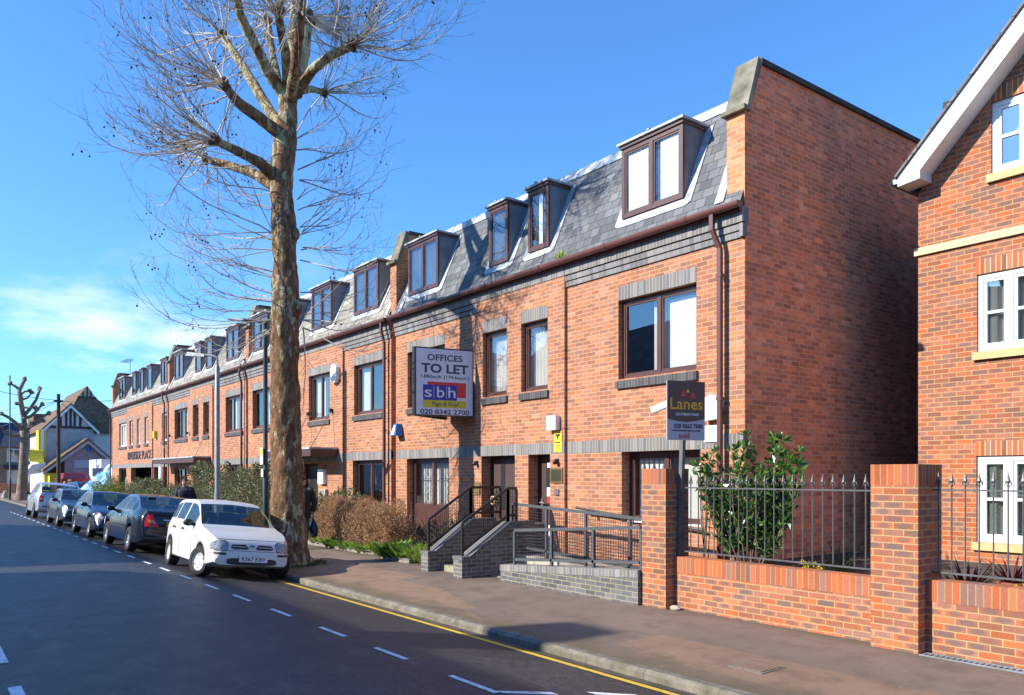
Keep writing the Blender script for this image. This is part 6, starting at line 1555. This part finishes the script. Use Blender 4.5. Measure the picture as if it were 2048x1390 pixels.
# ------------------------------------------------------------------ far end of the street
def roof_block(par, x0, x1, y0, y1, ze, zr, mat, axis='x', over=.3, name='roof'):
    m = MB()
    if axis == 'x':
        ym = (y0 + y1) / 2; m.prism([(y0 - over, ze - .1), (ym, zr), (y1 + over, ze - .1), (y1 + over, ze - .25), (ym, zr - .2), (y0 - over, ze - .25)], 'x', x0 - over, x1 + over)
    else:
        xm = (x0 + x1) / 2; m.prism([(x0 - over, ze - .1), (xm, zr), (x1 + over, ze - .1), (x1 + over, ze - .25), (xm, zr - .2), (x0 - over, ze - .25)], 'y', y0 - over, y1 + over)
    return m.build(name, mat, par)
pub = thing('half_timbered_house', 'big half timbered house with steep brown tiled roofs at the far end', 'house', (-84, 14, 0))
# main block with a steep half hip and small timbered gablet facing down the street
X0 = -80.
MB().box(-94, X0, 11.9, 19, -.1, 5.7).build('wall', 'render_white', pub)
mr_ = MB(); ze, zg, zr = 5.6, 8.9, 10.0; yl, yr, ygl, ygr, ym = 10.3, 17.2, 12.05, 13.6, 12.85
mr_.face([(X0 + .4, yl, ze), (X0 + .4, yr, ze), (X0 - 1.6, ygr, zg), (X0 - 1.6, ygl, zg)])
mr_.face([(X0 + .4, yl, ze), (X0 - 1.6, ygl, zg), (X0 - 1.6, ym, zr), (-94, ym, zr), (-94, yl, ze)])
mr_.face([(X0 + .4, yr, ze), (-94, yr, ze), (-94, ym, zr), (X0 - 1.6, ym, zr), (X0 - 1.6, ygr, zg)])
mr_.build('roof', 'brown_tiles', pub)
gb = MB().face([(X0 - 1.62, ygl, zg), (X0 - 1.62, ygr, zg), (X0 - 1.62, ym, zr - .06)]).build('gablet', 'cream_stone', pub)
t_ = MB(); t_.box(X0 - 1.62, X0 - 1.55, ygl, ygr, zg - .05, zg + .12)
for yy in (ygl + .45, ym, ygr - .45): t_.box(X0 - 1.62, X0 - 1.56, yy - .06, yy + .06, zg, zr - .1 - abs(yy - ym) * 1.2)
t_.build('timber', 'timber_dark', gb)
# street gable wing
wx = -78.5; y0, y1, yp = 9.2, 12.9, 11.05; zE, zP = 6.0, 8.0
MB().prism([(y0, -.1), (y1, -.1), (y1, zE), (yp, zP - .1), (y0, zE)], 'x', -90, wx).build('wing_wall', 'render_grey', pub)
MB().prism([(y0 - .35, zE - .2), (yp, zP + .12), (y1 + .35, zE - .2), (y1 + .35, zE - .35), (yp, zP - .05), (y0 - .35, zE - .35)], 'x', -92, wx + .35).build('roof', 'brown_tiles', pub)
MB().prism([(y0 - .36, zE - .36), (yp, zP - .06), (y1 + .36, zE - .36), (y1 + .36, zE - .62), (yp, zP - .32), (y0 - .36, zE - .62)], 'x', wx + .34, wx + .40).build('bargeboard', 'white_paint', pub)
wh_ = MB().prism([(y0 + .15, zE + .05), (y1 - .15, zE + .05), (yp, zP - .35)], 'x', wx, wx + .02).build('gable_panel', 'render_white', pub)
t_ = MB().box(wx, wx + .08, y0, y1, zE - .1, zE + .1)
for k, yy in enumerate((y0 + 1.1, yp - .32, yp + .32, y1 - 1.1, yp)): t_.box(wx, wx + .07, yy - .09, yy + .09, zE, zP - .35 - abs(yy - yp) * .9)
t_.build('timber', 'timber_dark', wh_)
px0 = -75.5; q0, q1, qp = 10.2, 13.3, 11.9
MB().prism([(q0, -.1), (q1, -.1), (q1, 3.5), (qp, 4.7), (q0, 3.5)], 'x', wx, px0).build('porch_wall', 'render_mauve', pub)
MB().prism([(q0 - 1.6, 2.3), (qp, 4.98), (q1 + .4, 3.3), (q1 + .4, 3.12), (qp, 4.76), (q0 - 1.6, 2.1)], 'x', wx, px0 + .35).build('porch_roof', 'brown_tiles', pub)
MB().prism([(q0 - 1.6, 2.1), (qp, 4.76), (q1 + .4, 3.12), (q1 + .4, 2.85), (qp, 4.5), (q0 - 1.6, 1.85)], 'x', px0 + .34, px0 + .40).build('bargeboard', 'render_grey', pub)
MB().box(px0, px0 + .06, 10.9, 13.3, 2.45, 3.1).build('sign_panel', 'sign_grey', pub)
MB().ball((px0, 12.0, 4.05), .25, 10, 8, (.2, 1, 1)).build('roundel', 'alarm_blue', pub)
MB().box(-96, -91, 9.6, 11.6, 6.0, 7.9).build('rear_wing', 'brown_tiles', pub)
yf = thing('shop_front', 'bright yellow shop front on the corner of the half timbered house', 'shop', (-79, 9.2, 0))
MB().box(-80.2, wx + .05, 8.65, 9.19, 2.6, 5.7).box(-79.6, px0 + .1, 9.1, 10.0, -.1, 2.0).build('fascia', 'yellow_paint', yf)
MB().box(-80, wx + .06, 8.8, 9.05, 3.0, 5.5).build('poster', 'white_paint', yf)
MB().hexa([(-79, 7.9, 3.2), (-78.4, 8.0, 3.0), (-78.0, 9.0, 2.9), (-78.6, 9.0, 3.1), (-79, 7.7, 4.1), (-78.4, 7.8, 4.0), (-78.0, 8.9, 3.9), (-78.6, 8.9, 4.0)]).build('projecting_sign', 'yellow_paint', yf)
MB().hexa([(-79, 7.2, 1.9), (-77, 7.4, 1.8), (-77, 9.0, 2.1), (-79, 9.0, 2.2), (-79, 7.9, 2.7), (-77, 8.0, 2.7), (-77, 9.0, 2.9), (-79, 9.0, 2.9)]).build('awning', 'white_paint', yf)
# terrace of buff houses closing the street
random.seed(5)
for i in range(5):
    y0 = -6. + 4.6 * i
    h = thing('terraced_house', ['buff brick house with dark blue tiled roof leftmost in the far row', 'second house from the left in the far buff terrace', 'house in the far buff terrace left of the pollarded tree', 'house in the far buff terrace seen behind the pollarded tree', 'last house of the far buff terrace beside the yellow shop'][i], 'house', (-108, y0 + 2.3, 0), group='far terrace')
    MB().box(-112, -105, y0, y0 + 4.6, -.1, 5.2).build('wall', 'buff_brick', h)
    r = MB().prism([(-104.6, 5.0), (-108.5, 8.3 - .4 * (i % 2)), (-112.4, 5.0)], 'y', y0, y0 + 4.6).build('roof', 'blue_tiles', h)
    MB().box(-109, -108, y0 + 4.1, y0 + 4.9, 7, 9.0).build('chimney', 'facade_brick', r)
    for zz, hh in ((3.3, 1.5), (.9, 1.5)):
        for yy in (y0 + .7, y0 + 2.6):
            w = MB().box(-104.99, -104.93, yy, yy + 1.3, zz, zz + hh).build('window', 'white_upvc', h)
            MB().box(-104.93, -104.91, yy + .1, yy + .58, zz + .12, zz + hh - .12).box(-104.93, -104.91, yy + .72, yy + 1.2, zz + .12, zz + hh - .12).build('pane', 'frosted', w)
    MB().box(-105, -104.0, y0 + .4, y0 + 2.3, 2.6, 3.0).build('bay_roof', 'blue_tiles', h)
gw_ = MB().box(-101, -100.6, -8, 11, -.1, .95)
fixed('garden_wall', 'dark garden wall in front of the far terrace', 'wall', gw_, 'end_brick')
fixed('brick_building', 'reddish building behind the far terrace at the left edge', 'house', MB().box(-125, -118, -3, 6, 0, 9.5), 'facade_brick')
# forecourt jumble beyond the terrace
def tarp():
    m = MB(); N = 12
    g = [[None] * (N + 1) for _ in range(N + 1)]
    for i in range(N + 1):
        for j in range(N + 1):
            u, v = i / N, j / N
            p = Vector((-57 + .5 * u, 8.55 + 1.95 * u + .5 * (1 - v) * (1 - u), 1.0 - .35 * (1 - v) + 1.85 * u * (.42 + .58 * v))); p.x += .9 * (1 - v)
            p += Vector((0, 0, .10 * noise.noise(Vector((u * 7, v * 3, 2))))) + Vector((.10 * noise.noise(Vector((u * 5, v * 5, 0))), 0, 0)); g[i][j] = p
    for i in range(N):
        for j in range(N): m.face([g[i][j], g[i + 1][j], g[i + 1][j + 1], g[i][j + 1]])
    return m
fixed('tarpaulin', 'crumpled bright blue tarpaulin sheet slung from the end of the terrace', 'tarpaulin', tarp(), 'tarp_blue', smooth=True)
van = thing('white_van', 'plain white van body beyond the blue tarpaulin', 'van', (-68, 11.6, 0))
MB().box(-71.5, -66.5, 11.4, 13.3, .5, 3.05).build('body', 'white_paint', van, bevel=.12)
MB().box(-66.5, -65.2, 11.5, 13.2, .5, 1.9).build('cab', 'white_paint', van, bevel=.12)
for x in (-70.3, -66.2):
    for y in (11.5, 13.1): MB().lathe([(.01, -.1), (.33, -.1), (.33, .1), (.01, .1)], (x, y, .33), 'y', 16).build('wheel', 'rubber', van)
rv = thing('red_van', 'dark red vehicle half hidden behind the rubble heap', 'van', (-72, 10.2, 0))
MB().box(-74, -70.5, 9.3, 11.4, .45, 1.55).build('body', 'red_paint', rv, bevel=.15)
MB().hexa([(-73.6, 9.45, 1.55), (-70.9, 9.45, 1.55), (-70.9, 11.25, 1.55), (-73.6, 11.25, 1.55), (-73.2, 9.6, 2.0), (-71.4, 9.6, 2.0), (-71.4, 11.1, 2.0), (-73.2, 11.1, 2.0)]).build('cabin', 'red_paint', rv, bevel=.08)
MB().hexa([(-70.93, 9.55, 1.58), (-70.86, 9.55, 1.58), (-70.86, 11.15, 1.58), (-70.93, 11.15, 1.58), (-71.4, 9.7, 1.95), (-71.36, 9.7, 1.95), (-71.36, 11.0, 1.95), (-71.4, 11.0, 1.95)]).build('windscreen', 'car_glass', rv)
for x in (-73.2, -71.2):
    for y in (9.4, 11.3): MB().lathe([(.01, -.1), (.31, -.1), (.31, .1), (.01, .1)], (x, y, .31), 'y', 16).build('wheel', 'rubber', rv)
rb = MB()
for i in range(120):
    a, r = rnd(0, 6.28), abs(random.gauss(0, .5)); p = Vector((-62.5 + 1.6 * r * cos(a), 8.9 + .8 * r * sin(a), max(.05, 1.25 - r * .9) * rnd(.3, 1.))); d = sphere_dir(); e_ = p + d * rnd(.2, .8)
    rb.tube([p, e_], rnd(.04, .14), 4)
tag(rb.build('rubble_heap', 'rubble'), 'heap of broken timber and rubble on the forecourt', 'rubble', kind='stuff')
fs = thing('street_sign', 'small grey sign on a post in front of the white van', 'sign', (-64, 10.9, 0))
MB().tube([(-64, 10.9, 0), (-64, 10.9, 2.4)], .04, 6).build('post', 'galv', fs); MB().box(-64.06, -64.0, 10.4, 11.4, 1.75, 2.35).build('plate', 'sign_grey', fs)

# ------------------------------------------------------------------ houses across the road: they shade the carriageway and show in the windows
def opposite(label, x0, x1, y0, depth, ze, zr, wallmat, roofmat, hip=0.):
    h = thing('opposite_house', label, 'house', ((x0 + x1) / 2, y0, 0), group='houses across the road')
    wl = MB(); y1 = y0 - depth; ym = (y0 + y1) / 2
    wl.box(x0, x1, y1, y0, -.1, ze)
    if not hip:
        wl.prism([(y1, ze), (y0, ze), (ym, zr - .1)], 'x', x0, x1)
    wl.build('wall', wallmat, h)
    r = MB(); o = .3
    a, b = x0 + hip, x1 - hip
    r.face([(x0, y0 + o, ze - .1), (x1, y0 + o, ze - .1), (b, ym, zr), (a, ym, zr)]); r.face([(x0, y1 - o, ze - .1), (a, ym, zr), (b, ym, zr), (x1, y1 - o, ze - .1)])
    if hip: r.face([(x0, y0 + o, ze - .1), (a, ym, zr), (x0, y1 - o, ze - .1)]); r.face([(x1, y0 + o, ze - .1), (x1, y1 - o, ze - .1), (b, ym, zr)])
    rr = r.build('roof', roofmat, h)
    x = x0 + 1.2
    while x + 1.6 < x1:
        for zz in (1.0, 3.9):
            w = MB().box(x, x + 1.6, y0 + .003, y0 + .06, zz, zz + 1.4).build('window', 'white_upvc', h)
            MB().box(x + .1, x + .75, y0 + .06, y0 + .07, zz + .1, zz + 1.3).box(x + .85, x + 1.5, y0 + .06, y0 + .07, zz + .1, zz + 1.3).build('pane', 'frosted', w)
        x += 3.2
    return h, rr
oA, rA = opposite('long brick house across the road with a tall tiled roof', -20.9, 14, -7.0, 8, 6.2, 9.9, 'house_brick', 'brown_tiles')
oB, rB = opposite('white rendered house across the road past the gap', -38.4, -24.0, -7.0, 8, 6.2, 9.8, 'render_white', 'concrete_tiles')
for x in (-14.5, 1.0): MB().box(x, x + .9, -11.4, -10.6, 9.2, 11.2).build('chimney', 'house_brick', rA)
opposite('low cream shop across the road at the far end', -80, -52, -8.0, 8, 4.6, 6.6, 'render_white', 'blue_tiles')
